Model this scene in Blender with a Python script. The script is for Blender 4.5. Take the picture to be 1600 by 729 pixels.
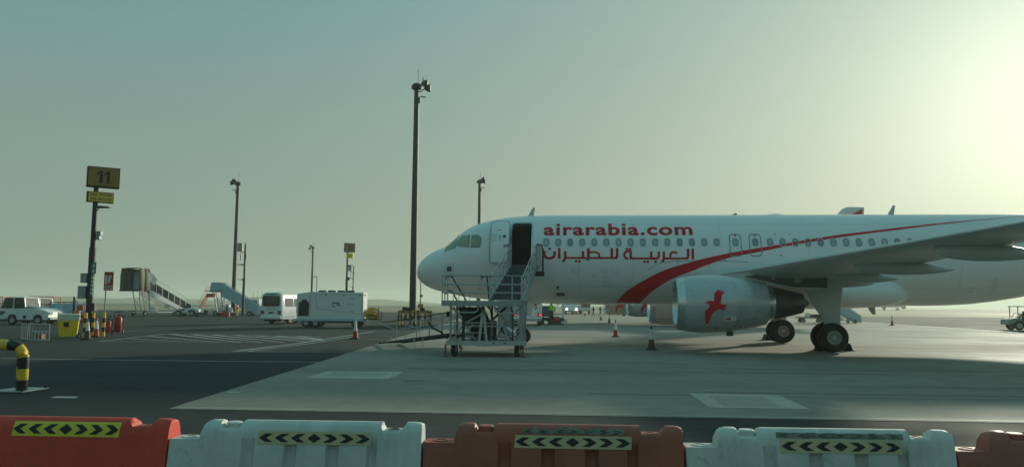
import bpy, bmesh, math, random
from mathutils import Vector, Matrix
random.seed(7)
R = math.radians
sc = bpy.context.scene
for o in list(bpy.data.objects): bpy.data.objects.remove(o)

# ------------------------------------------------------------------ camera
FPX, CAM_H, PITCH, ROLL = 1200.0, 1.8, math.atan(0.0925), 0.007
cd = bpy.data.cameras.new('camera'); cam = bpy.data.objects.new('camera', cd); sc.collection.objects.link(cam)
cd.sensor_width = 36.0; cd.lens = 36.0 * FPX / 1600.0; cd.clip_start = 0.05; cd.clip_end = 20000
_r = Vector((math.cos(ROLL), -math.sin(ROLL)*math.sin(PITCH), math.sin(ROLL)*math.cos(PITCH)))
_u = Vector((-math.sin(ROLL), -math.cos(ROLL)*math.sin(PITCH), math.cos(ROLL)*math.cos(PITCH)))
_f = Vector((0, math.cos(PITCH), math.sin(PITCH)))
cam.matrix_world = Matrix(((_r.x, _u.x, -_f.x, 0), (_r.y, _u.y, -_f.y, 0), (_r.z, _u.z, -_f.z, CAM_H), (0, 0, 0, 1)))
sc.camera = cam
def ray(u, v):
    dx = (u-800)/FPX; dy = (364.5-v)/FPX
    return (_r*dx + _u*dy + _f)
def G(u, v, z=0.0):                      # a surveyed ground point
    d = ray(u, v); t = (z-CAM_H)/d.z
    return Vector((d.x*t, d.y*t, z))
def P(u, v, Y):                          # a surveyed point at depth Y
    d = ray(u, v); t = Y/d.y
    return Vector((d.x*t, Y, CAM_H+d.z*t))

# ------------------------------------------------------------------ sky, sun, exposure
SUN_AZ, SUN_EL = R(37.0), R(13.0)        # azimuth clockwise from +Y
SUN_DIR = Vector((math.sin(SUN_AZ)*math.cos(SUN_EL), math.cos(SUN_AZ)*math.cos(SUN_EL), math.sin(SUN_EL)))
w = bpy.data.worlds.new('World'); sc.world = w; w.use_nodes = True
nt = w.node_tree; nt.nodes.clear(); L = nt.links
def N(t, **k):
    n = nt.nodes.new(t)
    for a, b in k.items(): setattr(n, a, b)
    return n
sky = N('ShaderNodeTexSky', sky_type='NISHITA', sun_disc=False, sun_elevation=SUN_EL, sun_rotation=SUN_AZ,
        altitude=0, air_density=1.0, dust_density=7.0, ozone_density=1.0)
# dusty air: the clear-sky colour is washed out towards one pale sand-green veil, brightest round the sun
hs = N('ShaderNodeHueSaturation'); hs.inputs['Saturation'].default_value = 0.5
L.new(sky.outputs[0], hs.inputs['Color'])
tint = N('ShaderNodeMix', data_type='RGBA', blend_type='MULTIPLY'); tint.inputs[0].default_value = 1.0
tint.inputs[7].default_value = (0.80, 1.0, 0.86, 1)
L.new(hs.outputs[0], tint.inputs[6])
geo = N('ShaderNodeTexCoord')
nrm = N('ShaderNodeVectorMath', operation='NORMALIZE'); L.new(geo.outputs['Generated'], nrm.inputs[0])
dot = N('ShaderNodeVectorMath', operation='DOT_PRODUCT'); L.new(nrm.outputs[0], dot.inputs[0]); dot.inputs[1].default_value = SUN_DIR
def mth(op, a, b=None):
    n = N('ShaderNodeMath', operation=op)
    for i, x in enumerate((a, b)):
        if x is None: continue
        if isinstance(x, (int, float)): n.inputs[i].default_value = x
        else: L.new(x, n.inputs[i])
    return n.outputs[0]
c = mth('MAXIMUM', dot.outputs['Value'], 0.0)
def cmul(col, fac):
    n = N('ShaderNodeMix', data_type='RGBA', blend_type='MIX'); n.inputs[6].default_value = (0, 0, 0, 1); n.inputs[7].default_value = (*col, 1)
    n.clamp_factor = False; L.new(fac, n.inputs[0]); return n.outputs[2]
def cadd(a, b):
    n = N('ShaderNodeMix', data_type='RGBA', blend_type='ADD'); n.inputs[0].default_value = 1.0
    L.new(a, n.inputs[6]); L.new(b, n.inputs[7]); return n.outputs[2]
sep = N('ShaderNodeSeparateXYZ'); L.new(nrm.outputs[0], sep.inputs[0])
el = N('ShaderNodeMapRange', interpolation_type='SMOOTHSTEP'); el.inputs[1].default_value = -0.02; el.inputs[2].default_value = 0.62; L.new(sep.outputs['Z'], el.inputs[0])
veil = N('ShaderNodeMix', data_type='RGBA', blend_type='MIX'); L.new(el.outputs[0], veil.inputs[0])
veil.inputs[6].default_value = (1.70, 2.20, 1.79, 1)      # dust-laden air low down
veil.inputs[7].default_value = (0.66, 1.90, 2.12, 1)      # clearer, bluer air higher up
dn = N('ShaderNodeTexNoise'); dn.inputs['Scale'].default_value = 2.2; dn.inputs['Detail'].default_value = 5; dn.inputs['Roughness'].default_value = .6   # uneven dust
dm = N('ShaderNodeMapping'); dm.inputs['Scale'].default_value = (1, 1, 3.5); L.new(nrm.outputs[0], dm.inputs[0]); L.new(dm.outputs[0], dn.inputs['Vector'])
dr = N('ShaderNodeMapRange'); dr.inputs[3].default_value = 0.955; dr.inputs[4].default_value = 1.045; L.new(dn.outputs['Fac'], dr.inputs[0])
base = N('ShaderNodeMix', data_type='RGBA', blend_type='MIX'); base.inputs[0].default_value = 0.96
L.new(tint.outputs[2], base.inputs[6]); L.new(veil.outputs[2], base.inputs[7])
dv = N('ShaderNodeVectorMath', operation='SCALE'); L.new(base.outputs[2], dv.inputs[0]); L.new(dr.outputs[0], dv.inputs['Scale'])
tot = dv.outputs[0]
for pw, col in ((4.0, (1.20, 0.90, 0.60)), (24.0, (0.26, 0.19, 0.13)), (90.0, (1.05, 0.95, 0.72))):
    tot = cadd(tot, cmul(col, mth('POWER', c, pw)))
bg = N('ShaderNodeBackground'); bg.inputs['Strength'].default_value = 0.12
L.new(tot, bg.inputs['Color'])
wo = N('ShaderNodeOutputWorld'); L.new(bg.outputs[0], wo.inputs['Surface'])
sl = bpy.data.lights.new('sun', 'SUN'); so = bpy.data.objects.new('sun', sl); sc.collection.objects.link(so)
sl.energy = 2.6; sl.angle = R(2.5); sl.color = (1.0, 0.97, 0.77)
so.rotation_euler = (-SUN_DIR).to_track_quat('-Z', 'Y').to_euler(); so.location = SUN_DIR*200
vs = sc.view_settings; vs.view_transform = 'Standard'; vs.look = 'None'; vs.gamma = 1.0; vs.use_curve_mapping = False; vs.exposure = 0.36
sc.cycles.use_denoising = True; sc.cycles.max_bounces = 8; sc.cycles.volume_bounces = 1; sc.cycles.sample_clamp_indirect = 6

# ------------------------------------------------------------------ helpers
COL = sc.collection
MATS = {}
def mat(name, col, rough=0.55, metal=0.0, var=0.12, scale=3.0, bump=0.0, bscale=40.0, dirt=None, dirt_amt=0.0, dirt_scale=1.2, coord='Object', spec=0.5, coat=0.0, stretch=None):
    """a procedural surface: base colour, slow tone variation, patches of dirt with a shape of their own, fine bump"""
    if name in MATS: return MATS[name]
    m = bpy.data.materials.new(name); m.use_nodes = True; t = m.node_tree; b = t.nodes['Principled BSDF']; ln = t.links
    b.inputs['Roughness'].default_value = rough; b.inputs['Metallic'].default_value = metal
    b.inputs['Specular IOR Level'].default_value = spec; b.inputs['Coat Weight'].default_value = coat
    tc = t.nodes.new('ShaderNodeTexCoord'); mp = t.nodes.new('ShaderNodeMapping'); ln.new(tc.outputs[coord], mp.inputs[0])
    if stretch: mp.inputs['Scale'].default_value = stretch
    n1 = t.nodes.new('ShaderNodeTexNoise'); n1.inputs['Scale'].default_value = scale; n1.inputs['Detail'].default_value = 6; n1.inputs['Roughness'].default_value = 0.65
    ln.new(mp.outputs[0], n1.inputs['Vector'])
    r1 = t.nodes.new('ShaderNodeMapRange'); r1.inputs[1].default_value = 0.3; r1.inputs[2].default_value = 0.7
    r1.inputs[3].default_value = 1-var; r1.inputs[4].default_value = 1+var; ln.new(n1.outputs['Fac'], r1.inputs[0])
    mx = t.nodes.new('ShaderNodeVectorMath'); mx.operation = 'SCALE'; mx.inputs[0].default_value = col; ln.new(r1.outputs[0], mx.inputs['Scale'])
    out = mx.outputs[0]
    if dirt is not None:
        n2 = t.nodes.new('ShaderNodeTexNoise'); n2.inputs['Scale'].default_value = dirt_scale; n2.inputs['Detail'].default_value = 8; n2.inputs['Roughness'].default_value = 0.7
        ln.new(mp.outputs[0], n2.inputs['Vector'])
        r2 = t.nodes.new('ShaderNodeMapRange'); r2.inputs[1].default_value = 0.48; r2.inputs[2].default_value = 0.72; r2.inputs[4].default_value = dirt_amt
        ln.new(n2.outputs['Fac'], r2.inputs[0])
        m2 = t.nodes.new('ShaderNodeMix'); m2.data_type = 'RGBA'; ln.new(r2.outputs[0], m2.inputs[0]); ln.new(out, m2.inputs[6]); m2.inputs[7].default_value = (*dirt, 1)
        out = m2.outputs[2]
    ln.new(out, b.inputs['Base Color'])
    rr = t.nodes.new('ShaderNodeMapRange'); rr.inputs[3].default_value = max(0.02, rough-0.1); rr.inputs[4].default_value = min(1, rough+0.12)
    ln.new(n1.outputs['Fac'], rr.inputs[0]); ln.new(rr.outputs[0], b.inputs['Roughness'])
    if bump:
        n3 = t.nodes.new('ShaderNodeTexNoise'); n3.inputs['Scale'].default_value = bscale; n3.inputs['Detail'].default_value = 4; ln.new(mp.outputs[0], n3.inputs['Vector'])
        bp = t.nodes.new('ShaderNodeBump'); bp.inputs['Strength'].default_value = bump; bp.inputs['Distance'].default_value = 0.01
        ln.new(n3.outputs['Fac'], bp.inputs['Height']); ln.new(bp.outputs[0], b.inputs['Normal'])
    MATS[name] = m; return m
def emit(name, col, s):
    m = bpy.data.materials.new(name); m.use_nodes = True; b = m.node_tree.nodes['Principled BSDF']
    b.inputs['Base Color'].default_value = (*col, 1); b.inputs['Emission Color'].default_value = (*col, 1); b.inputs['Emission Strength'].default_value = s
    MATS[name] = m; return m
DUST = (0.20, 0.17, 0.12)
M = dict(
 white=mat('white_paint', (0.74, 0.75, 0.74), 0.35, var=0.04, dirt=(0.45, 0.41, 0.34), dirt_amt=0.25, dirt_scale=0.9, spec=0.5),
 skin=mat('aircraft_paint', (0.82, 0.83, 0.84), 0.30, var=0.025, scale=0.7, dirt=(0.5, 0.48, 0.42), dirt_amt=0.16, dirt_scale=0.35, coat=0.25, stretch=(0.5, 1, 2)),
 cowl=mat('cowling_paint', (0.50, 0.525, 0.535), 0.28, 0.30, var=0.05, scale=2, dirt=(0.36, 0.35, 0.32), dirt_amt=0.35, dirt_scale=1.6, coat=0.2),
 wingm=mat('wing_grey_paint', (0.50, 0.52, 0.52), 0.42, var=0.05, scale=1.2, dirt=(0.30, 0.30, 0.28), dirt_amt=0.35, dirt_scale=0.8, stretch=(0.6, 1.5, 1)),
 metal=mat('bare_metal', (0.62, 0.64, 0.66), 0.28, 1.0, var=0.06),
 steel=mat('galvanised_steel', (0.42, 0.44, 0.44), 0.45, 0.55, var=0.15, scale=9, dirt=DUST, dirt_amt=0.3, dirt_scale=3),
 darksteel=mat('dark_steel', (0.022, 0.025, 0.025), 0.55, 0.1, var=0.25, scale=6, dirt=DUST, dirt_amt=0.08, dirt_scale=3),
 greysteel=mat('grey_painted_steel', (0.30, 0.33, 0.33), 0.5, 0.1, var=0.14, scale=5, dirt=DUST, dirt_amt=0.4, dirt_scale=2.5),
 hot=mat('heat_stained_metal', (0.12, 0.12, 0.115), 0.42, 0.8, var=0.25, scale=3, dirt=(0.08, 0.065, 0.05), dirt_amt=0.6, dirt_scale=2),
 panel=mat('dark_grey_panel', (0.06, 0.068, 0.07), 0.55, var=0.2, scale=3, dirt=(0.10, 0.10, 0.095), dirt_amt=0.4),
 red=mat('red_livery', (0.62, 0.012, 0.026), 0.42, var=0.06, scale=1.5, spec=0.2),
 letter=mat('red_lettering', (0.52, 0.010, 0.022), 0.5, var=0.05, spec=0.2),
 rubber=mat('black_rubber', (0.018, 0.018, 0.018), 0.8, var=0.25, scale=8, dirt=(0.06, 0.055, 0.045), dirt_amt=0.5, dirt_scale=3),
 black=mat('black_plastic', (0.012, 0.012, 0.013), 0.5, var=0.15),
 seal=mat('dark_seal', (0.10, 0.13, 0.15), 0.6, var=0.1),
 line=mat('panel_line_grey', (0.22, 0.25, 0.27), 0.6, var=0.1),
 rimm=mat('painted_rim', (0.46, 0.47, 0.46), 0.45, 0.2, var=0.12, scale=10, dirt=(0.1, 0.09, 0.08), dirt_amt=0.6, dirt_scale=6),
 glass=mat('dark_glass', (0.015, 0.02, 0.02), 0.06, var=0.0, spec=0.8),
 pane2=mat('cabin_pane_blind', (0.46, 0.50, 0.52), 0.3, var=0.05), pane3=mat('cabin_pane_dark', (0.26, 0.31, 0.34), 0.1, var=0.05), pane=mat('cabin_pane', (0.36, 0.42, 0.45), 0.16, var=0.05, spec=0.6),
 cockpit=mat('cockpit_sky_glass', (0.30, 0.33, 0.22), 0.12, var=0.05, spec=0.6), screen=mat('dull_windscreen', (0.03, 0.04, 0.04), 0.5, var=0.0, spec=0.15), tread=mat('dark_tread_plate', (0.07, 0.085, 0.085), 0.6, var=0.2, scale=8),  # cockpit glass: the pale sky seen through it is put into the colour
 yellow=mat('safety_yellow', (0.82, 0.50, 0.03), 0.5, var=0.1, scale=6, dirt=(0.12, 0.10, 0.06), dirt_amt=0.45, dirt_scale=5),
 dully=mat('dull_yellow', (0.42, 0.27, 0.06), 0.6, var=0.2, scale=5, dirt=(0.10, 0.08, 0.05), dirt_amt=0.6, dirt_scale=4), signy=mat('sign_yellow', (0.32, 0.18, 0.025), 0.5, var=0.06, dirt=(0.12, 0.09, 0.03), dirt_amt=0.4, dirt_scale=2),
 signbright=mat('bright_yellow', (0.85, 0.56, 0.07), 0.5, var=0.06),  # plain bright yellow of the position signs and overalls, no glow
 lime=mat('hi_vis_lime', (0.35, 0.80, 0.06), 0.7, var=0.08),
 orange=mat('orange_paint', (0.62, 0.10, 0.03), 0.45, var=0.1, dirt=DUST, dirt_amt=0.3),
 redp=mat('red_paint', (0.48, 0.035, 0.025), 0.4, var=0.1, scale=5, dirt=(0.12, 0.05, 0.04), dirt_amt=0.35, dirt_scale=4),
 brownred=mat('rusty_red', (0.22, 0.055, 0.04), 0.6, var=0.25, scale=8, dirt=(0.06, 0.04, 0.03), dirt_amt=0.6, dirt_scale=5),
 blue=mat('pale_blue_paint', (0.34, 0.50, 0.60), 0.4, var=0.06, dirt=(0.3, 0.3, 0.28), dirt_amt=0.3),
 green=mat('sign_green', (0.01, 0.22, 0.13), 0.5, var=0.05),
 canvas=mat('beige_canvas', (0.22, 0.20, 0.145), 0.85, var=0.15, scale=4, bump=0.4, bscale=12),
 skinp=mat('skin', (0.30, 0.17, 0.11), 0.6, var=0.05), cloth_dark=mat('dark_cloth', (0.025, 0.027, 0.035), 0.9, var=0.2, scale=8),
 hair=mat('black_hair', (0.01, 0.009, 0.008), 0.6, var=0.2),
)
class MB:
    def __init__(s): s.v = []; s.f = []
    def add(s, vs, fs):
        o = len(s.v); s.v += [tuple(p) for p in vs]; s.f += [tuple(i+o for i in f) for f in fs]; return s
    def box(s, a, b):
        (x0, y0, z0), (x1, y1, z1) = a, b
        return s.add([(x0,y0,z0),(x1,y0,z0),(x1,y1,z0),(x0,y1,z0),(x0,y0,z1),(x1,y0,z1),(x1,y1,z1),(x0,y1,z1)],
              [(0,3,2,1),(4,5,6,7),(0,1,5,4),(1,2,6,5),(2,3,7,6),(3,0,4,7)])
    def bar(s, p, q, w=0.05, h=None):
        p, q = Vector(p), Vector(q); h = h or w; d = (q-p).normalized()
        up = Vector((0,0,1)) if abs(d.z) < 0.95 else Vector((0,1,0))
        x = d.cross(up).normalized()*w/2; y = x.cross(d).normalized()*h/2
        return s.add([p-x-y,p+x-y,p+x+y,p-x+y,q-x-y,q+x-y,q+x+y,q-x+y],[(0,3,2,1),(4,5,6,7),(0,1,5,4),(1,2,6,5),(2,3,7,6),(3,0,4,7)])
    def cyl(s, p, q, r0, r1=None, n=12):
        return s.loft([s.ring(p, Vector(q)-Vector(p), r0, n), s.ring(q, Vector(q)-Vector(p), r0 if r1 is None else r1, n)])
    @staticmethod
    def ring(p, d, r, n):
        p = Vector(p); d = Vector(d).normalized(); up = Vector((0,0,1)) if abs(d.z) < 0.95 else Vector((0,1,0))
        x = up.cross(d).normalized(); y = d.cross(x)
        return [p + x*(math.cos(2*math.pi*i/n)*r) + y*(math.sin(2*math.pi*i/n)*r) for i in range(n)]
    def loft(s, rings, cap=True, closed=True):
        n = len(rings[0]); vs = [p for r in rings for p in r]; fs = []
        for k in range(len(rings)-1):
            for i in range(n if closed else n-1):
                j = (i+1) % n; fs.append((k*n+i, k*n+j, (k+1)*n+j, (k+1)*n+i))
        if cap: fs.append(tuple(range(n))[::-1]); fs.append(tuple((len(rings)-1)*n+i for i in range(n)))
        return s.add(vs, fs)
    def tube(s, pts, r, n=6):
        pts = [Vector(p) for p in pts]; rings = []
        for i, p in enumerate(pts):
            a = pts[max(i-1,0)]; b = pts[min(i+1,len(pts)-1)]; rings.append(s.ring(p, b-a, r, n))
        return s.loft(rings)
    def lathe(s, prof, o=(0,0,0), ax=(0,0,1), n=20, cap=False):
        o, ax = Vector(o), Vector(ax).normalized()
        return s.loft([s.ring(o+ax*t, ax, max(r, 1e-4), n) for t, r in prof], cap=cap)
    def prism(s, poly, ax, lo, hi):
        f = {'x': lambda a,b,c:(c,a,b), 'y': lambda a,b,c:(a,c,b), 'z': lambda a,b,c:(a,b,c)}[ax]
        n = len(poly)
        return s.add([f(a,b,lo) for a,b in poly]+[f(a,b,hi) for a,b in poly],
              [tuple(range(n))[::-1], tuple(range(n,2*n))]+[(i,(i+1)%n,(i+1)%n+n,i+n) for i in range(n)])
    def sphere(s, c, r, n=10, sc_=(1,1,1)):
        rings = []
        for k in range(1, n//2+1):
            a = math.pi*k/(n//2+1); rings.append([Vector((c[0]+math.cos(2*math.pi*i/n)*math.sin(a)*r*sc_[0], c[1]+math.sin(2*math.pi*i/n)*math.sin(a)*r*sc_[1], c[2]-math.cos(a)*r*sc_[2])) for i in range(n)])
        return s.loft(rings)
    def mesh(s, name):
        m = bpy.data.meshes.new(name); m.from_pydata([tuple(p) for p in s.v], [], s.f); m.validate()
        bm = bmesh.new(); bm.from_mesh(m); bmesh.ops.recalc_face_normals(bm, faces=bm.faces); bm.to_mesh(m); bm.free(); return m
    def build(s, name, m, parent=None, bevel=0.0, smooth=35, **tags):
        me = s.mesh(name); return put(name, me, m, parent, bevel, smooth, **tags)
def put(name, me, m, parent=None, bevel=0.0, smooth=35, **tags):
    if m is not None: me.materials.clear(); me.materials.append(M[m] if isinstance(m, str) else m)
    if smooth:
        me.shade_smooth(); me.set_sharp_from_angle(angle=R(smooth))
    o = bpy.data.objects.new(name, me); COL.objects.link(o); o.parent = parent
    if bevel:
        b = o.modifiers.new('bevel', 'BEVEL'); b.width = bevel; b.segments = 2; b.limit_method = 'ANGLE'; b.angle_limit = R(40); b.harden_normals = False
    for k, x in tags.items(): o[k] = x
    return o
def thing(name, label, cat, loc=(0,0,0), rz=0.0, group=None):
    o = bpy.data.objects.new(name, None); COL.objects.link(o); o.location = loc; o.rotation_euler = (0,0,rz)
    o.empty_display_size = 0.3; o['label'] = label; o['category'] = cat
    if group: o['group'] = group
    return o
def copy_tree(o, parent=None, skip=()):
    c_ = o.copy(); COL.objects.link(c_); c_.parent = parent
    for ch in list(o.children):
        if ch.name.split('.')[0] in skip: continue
        copy_tree(ch, c_, skip)
    return c_
def dup(o, label, loc, rz=None, skip=()):
    c_ = copy_tree(o, None, skip); c_['label'] = label; c_.location = loc
    if rz is not None: c_.rotation_euler = (0,0,rz)
    return c_
def rrect(x0, y0, x1, y1, r, n=4):
    p = []
    for cx, cy, a0 in ((x1-r,y0+r,-90),(x1-r,y1-r,0),(x0+r,y1-r,90),(x0+r,y0+r,180)):
        for i in range(n+1):
            a = R(a0+90*i/n); p.append((cx+math.cos(a)*r, cy+math.sin(a)*r))
    return p
def lerp(t, x):
    for i in range(len(t)-1):
        if x <= t[i+1][0]:
            a, b = t[i], t[i+1]; k = (x-a[0])/(b[0]-a[0]) if b[0] > a[0] else 0; k = min(1, max(0, k)); return a[1]+(b[1]-a[1])*k
    return t[-1][1]
def smooth_tab(t, s):                    # Catmull-Rom through a table
    n = len(t)
    for i in range(n-1):
        if s <= t[i+1][0]:
            x0, y0 = t[i]; x1, y1 = t[i+1]; h_ = x1-x0; k = min(1, max(0, (s-x0)/h_))
            d = (y1-y0)/h_
            dl = (y0-t[i-1][1])/(x0-t[i-1][0]) if i > 0 else d
            dr = (t[i+2][1]-y1)/(t[i+2][0]-x1) if i < n-2 else d
            m0 = 0 if dl*d <= 0 else 2*dl*d/(dl+d); m1 = 0 if d*dr <= 0 else 2*d*dr/(d+dr)
            if i == 0: m0 = d*1.2
            return (2*k**3-3*k**2+1)*y0+(k**3-2*k**2+k)*h_*m0+(-2*k**3+3*k**2)*y1+(k**3-k**2)*h_*m1
    return t[-1][1]
def text_mesh(body, size, extrude=0.0, bold=0.0, align='CENTER', space=1.0):
    cu = bpy.data.curves.new('lettering', 'FONT'); cu.body = body; cu.size = size; cu.extrude = extrude; cu.offset = bold; cu.align_x = align; cu.align_y = 'CENTER'; cu.resolution_u = 4; cu.space_character = space
    o = bpy.data.objects.new('lettering', cu); COL.objects.link(o); bpy.context.view_layer.update()
    me = bpy.data.meshes.new_from_object(o.evaluated_get(bpy.context.evaluated_depsgraph_get())); bpy.data.objects.remove(o); bpy.data.curves.remove(cu)
    return me
def text_on(body, size, parent, at, rot, m, bold=0.0, name='lettering', sx=1.0):
    me = text_mesh(body, size, 0.002, bold); o = put(name, me, m, parent, smooth=0); o.location = at; o.rotation_euler = rot; o.scale = (sx, 1, 1); return o
def wheel(parent, x, y, z, r, w_, rim=0.6, m='rubber', rm='rimm'):
    """a wheel turning about the y axis: rounded tyre, dished rim"""
    mb = MB(); h_ = w_/2
    mb.lathe([(-h_*.9, r*rim), (-h_, r*(rim+.12)), (-h_*.95, r*.9), (-h_*.6, r*.985), (0, r), (h_*.6, r*.985), (h_*.95, r*.9), (h_, r*(rim+.12)), (h_*.9, r*rim)], (0,0,0), (0,1,0), 24)
    t = mb.build('wheel', m, parent); t.location = (x, y, z)
    rb = MB()
    for sg in (-1, 1):
        rb.lathe([(sg*h_*.9, r*rim), (sg*h_*.93, r*rim*.9), (sg*h_*.55, r*rim*.82), (sg*h_*.5, r*rim*.4), (sg*h_*.8, r*rim*.32), (sg*h_*.85, 0.001)], (0,0,0), (0,1,0), 20)
    rb.build('rim', rm, t); return t
# ------------------------------------------------------------------ ground
def ground_mat(name, base, var, big, fine, dirt, damt, rough=0.85, streak=None):
    m = bpy.data.materials.new(name); m.use_nodes = True; t = m.node_tree; b = t.nodes['Principled BSDF']; ln = t.links
    tc = t.nodes.new('ShaderNodeTexCoord')
    def noise(scale, detail=8, rgh=0.65, stretch=None):
        mp = t.nodes.new('ShaderNodeMapping'); ln.new(tc.outputs['Object'], mp.inputs[0])
        if stretch: mp.inputs['Scale'].default_value = stretch
        n = t.nodes.new('ShaderNodeTexNoise'); n.inputs['Scale'].default_value = scale; n.inputs['Detail'].default_value = detail; n.inputs['Roughness'].default_value = rgh
        ln.new(mp.outputs[0], n.inputs['Vector']); return n.outputs['Fac']
    def rng(x, a, b_, c_, d):
        r = t.nodes.new('ShaderNodeMapRange'); ln.new(x, r.inputs[0])
        for i, q in enumerate((a, b_, c_, d)): r.inputs[i+1].default_value = q
        return r.outputs[0]
    def mul(x, y):
        k = t.nodes.new('ShaderNodeMath'); k.operation = 'MULTIPLY'; ln.new(x, k.inputs[0]); ln.new(y, k.inputs[1]); return k.outputs[0]
    f = mul(rng(noise(big), .3, .7, 1-var, 1+var), rng(noise(fine, 4), .25, .75, 1-var*.8, 1+var*.8))
    if streak: f = mul(f, rng(noise(streak[0], 6, .6, streak[1]), .35, .7, 1.07, 0.83))
    s = t.nodes.new('ShaderNodeVectorMath'); s.operation = 'SCALE'; s.inputs[0].default_value = base; ln.new(f, s.inputs['Scale'])
    mx = t.nodes.new('ShaderNodeMix'); mx.data_type = 'RGBA'; ln.new(rng(noise(big*2.7, 10, .7), .52, .72, 0, damt), mx.inputs[0]); ln.new(s.outputs[0], mx.inputs[6]); mx.inputs[7].default_value = (*dirt, 1)
    ln.new(mx.outputs[2], b.inputs['Base Color'])
    ln.new(rng(noise(big*1.3), .3, .7, rough-.14, min(1, rough+.08)), b.inputs['Roughness'])
    bp = t.nodes.new('ShaderNodeBump'); bp.inputs['Strength'].default_value = .35; bp.inputs['Distance'].default_value = .01
    ln.new(noise(60, 3), bp.inputs['Height']); ln.new(bp.outputs[0], b.inputs['Normal'])
    b.inputs['Specular IOR Level'].default_value = .2
    return m
M['sand'] = ground_mat('desert_sand', (0.30, 0.245, 0.15), .2, .012, .3, (0.22, 0.19, 0.12), .5)
M['scrub'] = ground_mat('scrub_flat', (0.15, 0.145, 0.09), .25, .01, .15, (0.09, 0.095, 0.06), .7)
M['asphalt'] = ground_mat('old_asphalt', (0.026, 0.035, 0.035), .3, .12, 3.0, (0.017, 0.023, 0.024), .85, rough=.95, streak=(.25, (1, .12, 1)))
M['concrete'] = ground_mat('apron_concrete', (0.288, 0.264, 0.222), .14, .10, 2.0, (0.185, 0.172, 0.142), .8, streak=(.22, (.16, 1, 1)))
M['taxiway'] = ground_mat('taxiway_asphalt', (0.12, 0.12, 0.11), .12, .05, 1.0, (0.09, 0.09, 0.085), .5)
def paint_mat(name, col, under, wear):
    m = ground_mat(name, col, .12, .5, 6.0, under, wear, rough=.7); return m
M['linew'] = paint_mat('worn_white_line', (0.40, 0.41, 0.39), (0.06, 0.06, 0.06), .75)
M['linec'] = paint_mat('worn_white_on_concrete', (0.46, 0.43, 0.36), (0.29, 0.27, 0.22), .85)
M['lineb'] = paint_mat('bright_white_line', (0.62, 0.63, 0.58), (0.3, 0.3, 0.27), .4)
M['infill'] = paint_mat('faded_olive_paint', (0.35, 0.335, 0.27), (0.28, 0.265, 0.22), .7)
def sheet(name, pts, z, m, kind='structure', parent=None):
    me = bpy.data.meshes.new(name); me.from_pydata([(p[0], p[1], z) for p in pts], [], [tuple(range(len(pts)))]); me.validate()
    bm = bmesh.new(); bm.from_mesh(me); bmesh.ops.recalc_face_normals(bm, faces=bm.faces)
    for f in bm.faces:
        if f.normal.z < 0: f.normal_flip()
    bm.to_mesh(me); bm.free()
    o = put(name, me, m, parent, smooth=0)
    if kind and not parent: o['kind'] = kind
    return o
sheet('ground', [(-4000,-600),(4000,-600),(4000,6000),(-4000,6000)], -0.016, 'scrub')
sheet('sand_strip', [(-900, 168), (-40, 172), (60, 150), (900, 120), (900, 400), (-900, 300)], -0.012, 'sand')
sheet('taxiway', [(-900, 330), (900, 425), (900, 620), (-900, 520)], -0.008, 'taxiway')
asphalt = sheet('asphalt_apron', [(-400,-60),(400,-60),(400, 112),(60,150),(-40,172),(-400, 168)], -0.006, 'asphalt')
q0 = G(1330, 501.5); q1 = G(1600, 519.5); dd = (q1-q0).normalized()
far_l = q0 - dd*45; far_r = q0 + dd*84
concrete = sheet('concrete_apron', [(-5.83,13.27),(far_r.x, 13.27-.0668*(far_r.x+5.83)), far_r, far_l, (-7.2, 150), (-6.35, 72)], 0.0, 'concrete')
def strip(pxs, width, m, parent, name='painted_line', z=0.004):
    """a painted line of even width along surveyed ground points"""
    pts = [G(*p) if len(p) == 2 else Vector((p[0],p[1],0)) for p in pxs]; L_, R_ = [], []
    for i, p in enumerate(pts):
        a = pts[max(0,i-1)]; b = pts[min(len(pts)-1,i+1)]; n = Vector((-(b-a).y, (b-a).x, 0)).normalized()*width/2
        L_.append(p+n); R_.append(p-n)
    return sheet(name, L_+R_[::-1], z, m, None, parent)
def quad(pxs, m, parent, name='painted_box', z=0.004): return sheet(name, [G(*p) for p in pxs], z, m, None, parent)
A_Z = -0.002
for px, wd in (([(0,559.2),(200,562),(527,565.3)], .12), ([(364,548),(579,550.6)], .12), ([(364,548.4),(470,535.2),(585,517.2)], .20), ([(587,517.4),(640,518.2)], .15), ([(388,548),(480,536.5),(560,524.2)], .14),
           ([(261,521),(517,525.3)], .15), ([(156,532.6),(300,533.6),(444,534.8)], .12), ([(156,532.6),(261,521)], .15), ([(150,519.5),(344,510.5),(417,503.5)], .12),
           ([(560,498.5),(640,498.3)], .15), ([(575,529.5),(612,529.7)], .12), ([(410,505),(470,507)], .12)):
    strip(px, wd, 'linew', asphalt, z=A_Z)
for i in range(9):                        # hatching in the no-parking zone
    u = 196+33*i; s_ = 521 + (u-261)*.0168 if u > 261 else 521+(261-u)*.11
    quad([(u, s_+.3), (u+11, s_+.4), (u+112+11*.6, 534.2), (u+112, 534.0)] if u+118 < 450 else [(u, s_+.3), (u+11, s_+.4), (min(u+112, 500)+9, 534-(u-330)*.037), (min(u+112, 500), 534-(u-330)*.036)], 'linew', asphalt, 'hatch_stripe', A_Z-.0012)
quad([(77,620.6),(118,621.2),(122,618.4),(88,618.2)], 'linew', asphalt, 'painted_dash', A_Z)
def frame_box(o, i, div=None):
    for a in range(4):
        b = (a+1) % 4; quad([o[a], o[b], i[b], i[a]], 'linec', concrete, 'painted_border')
    quad(i, 'infill', concrete, 'painted_infill', .003)
    if div: quad(div, 'linec', concrete, 'painted_divider', .006)
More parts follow.
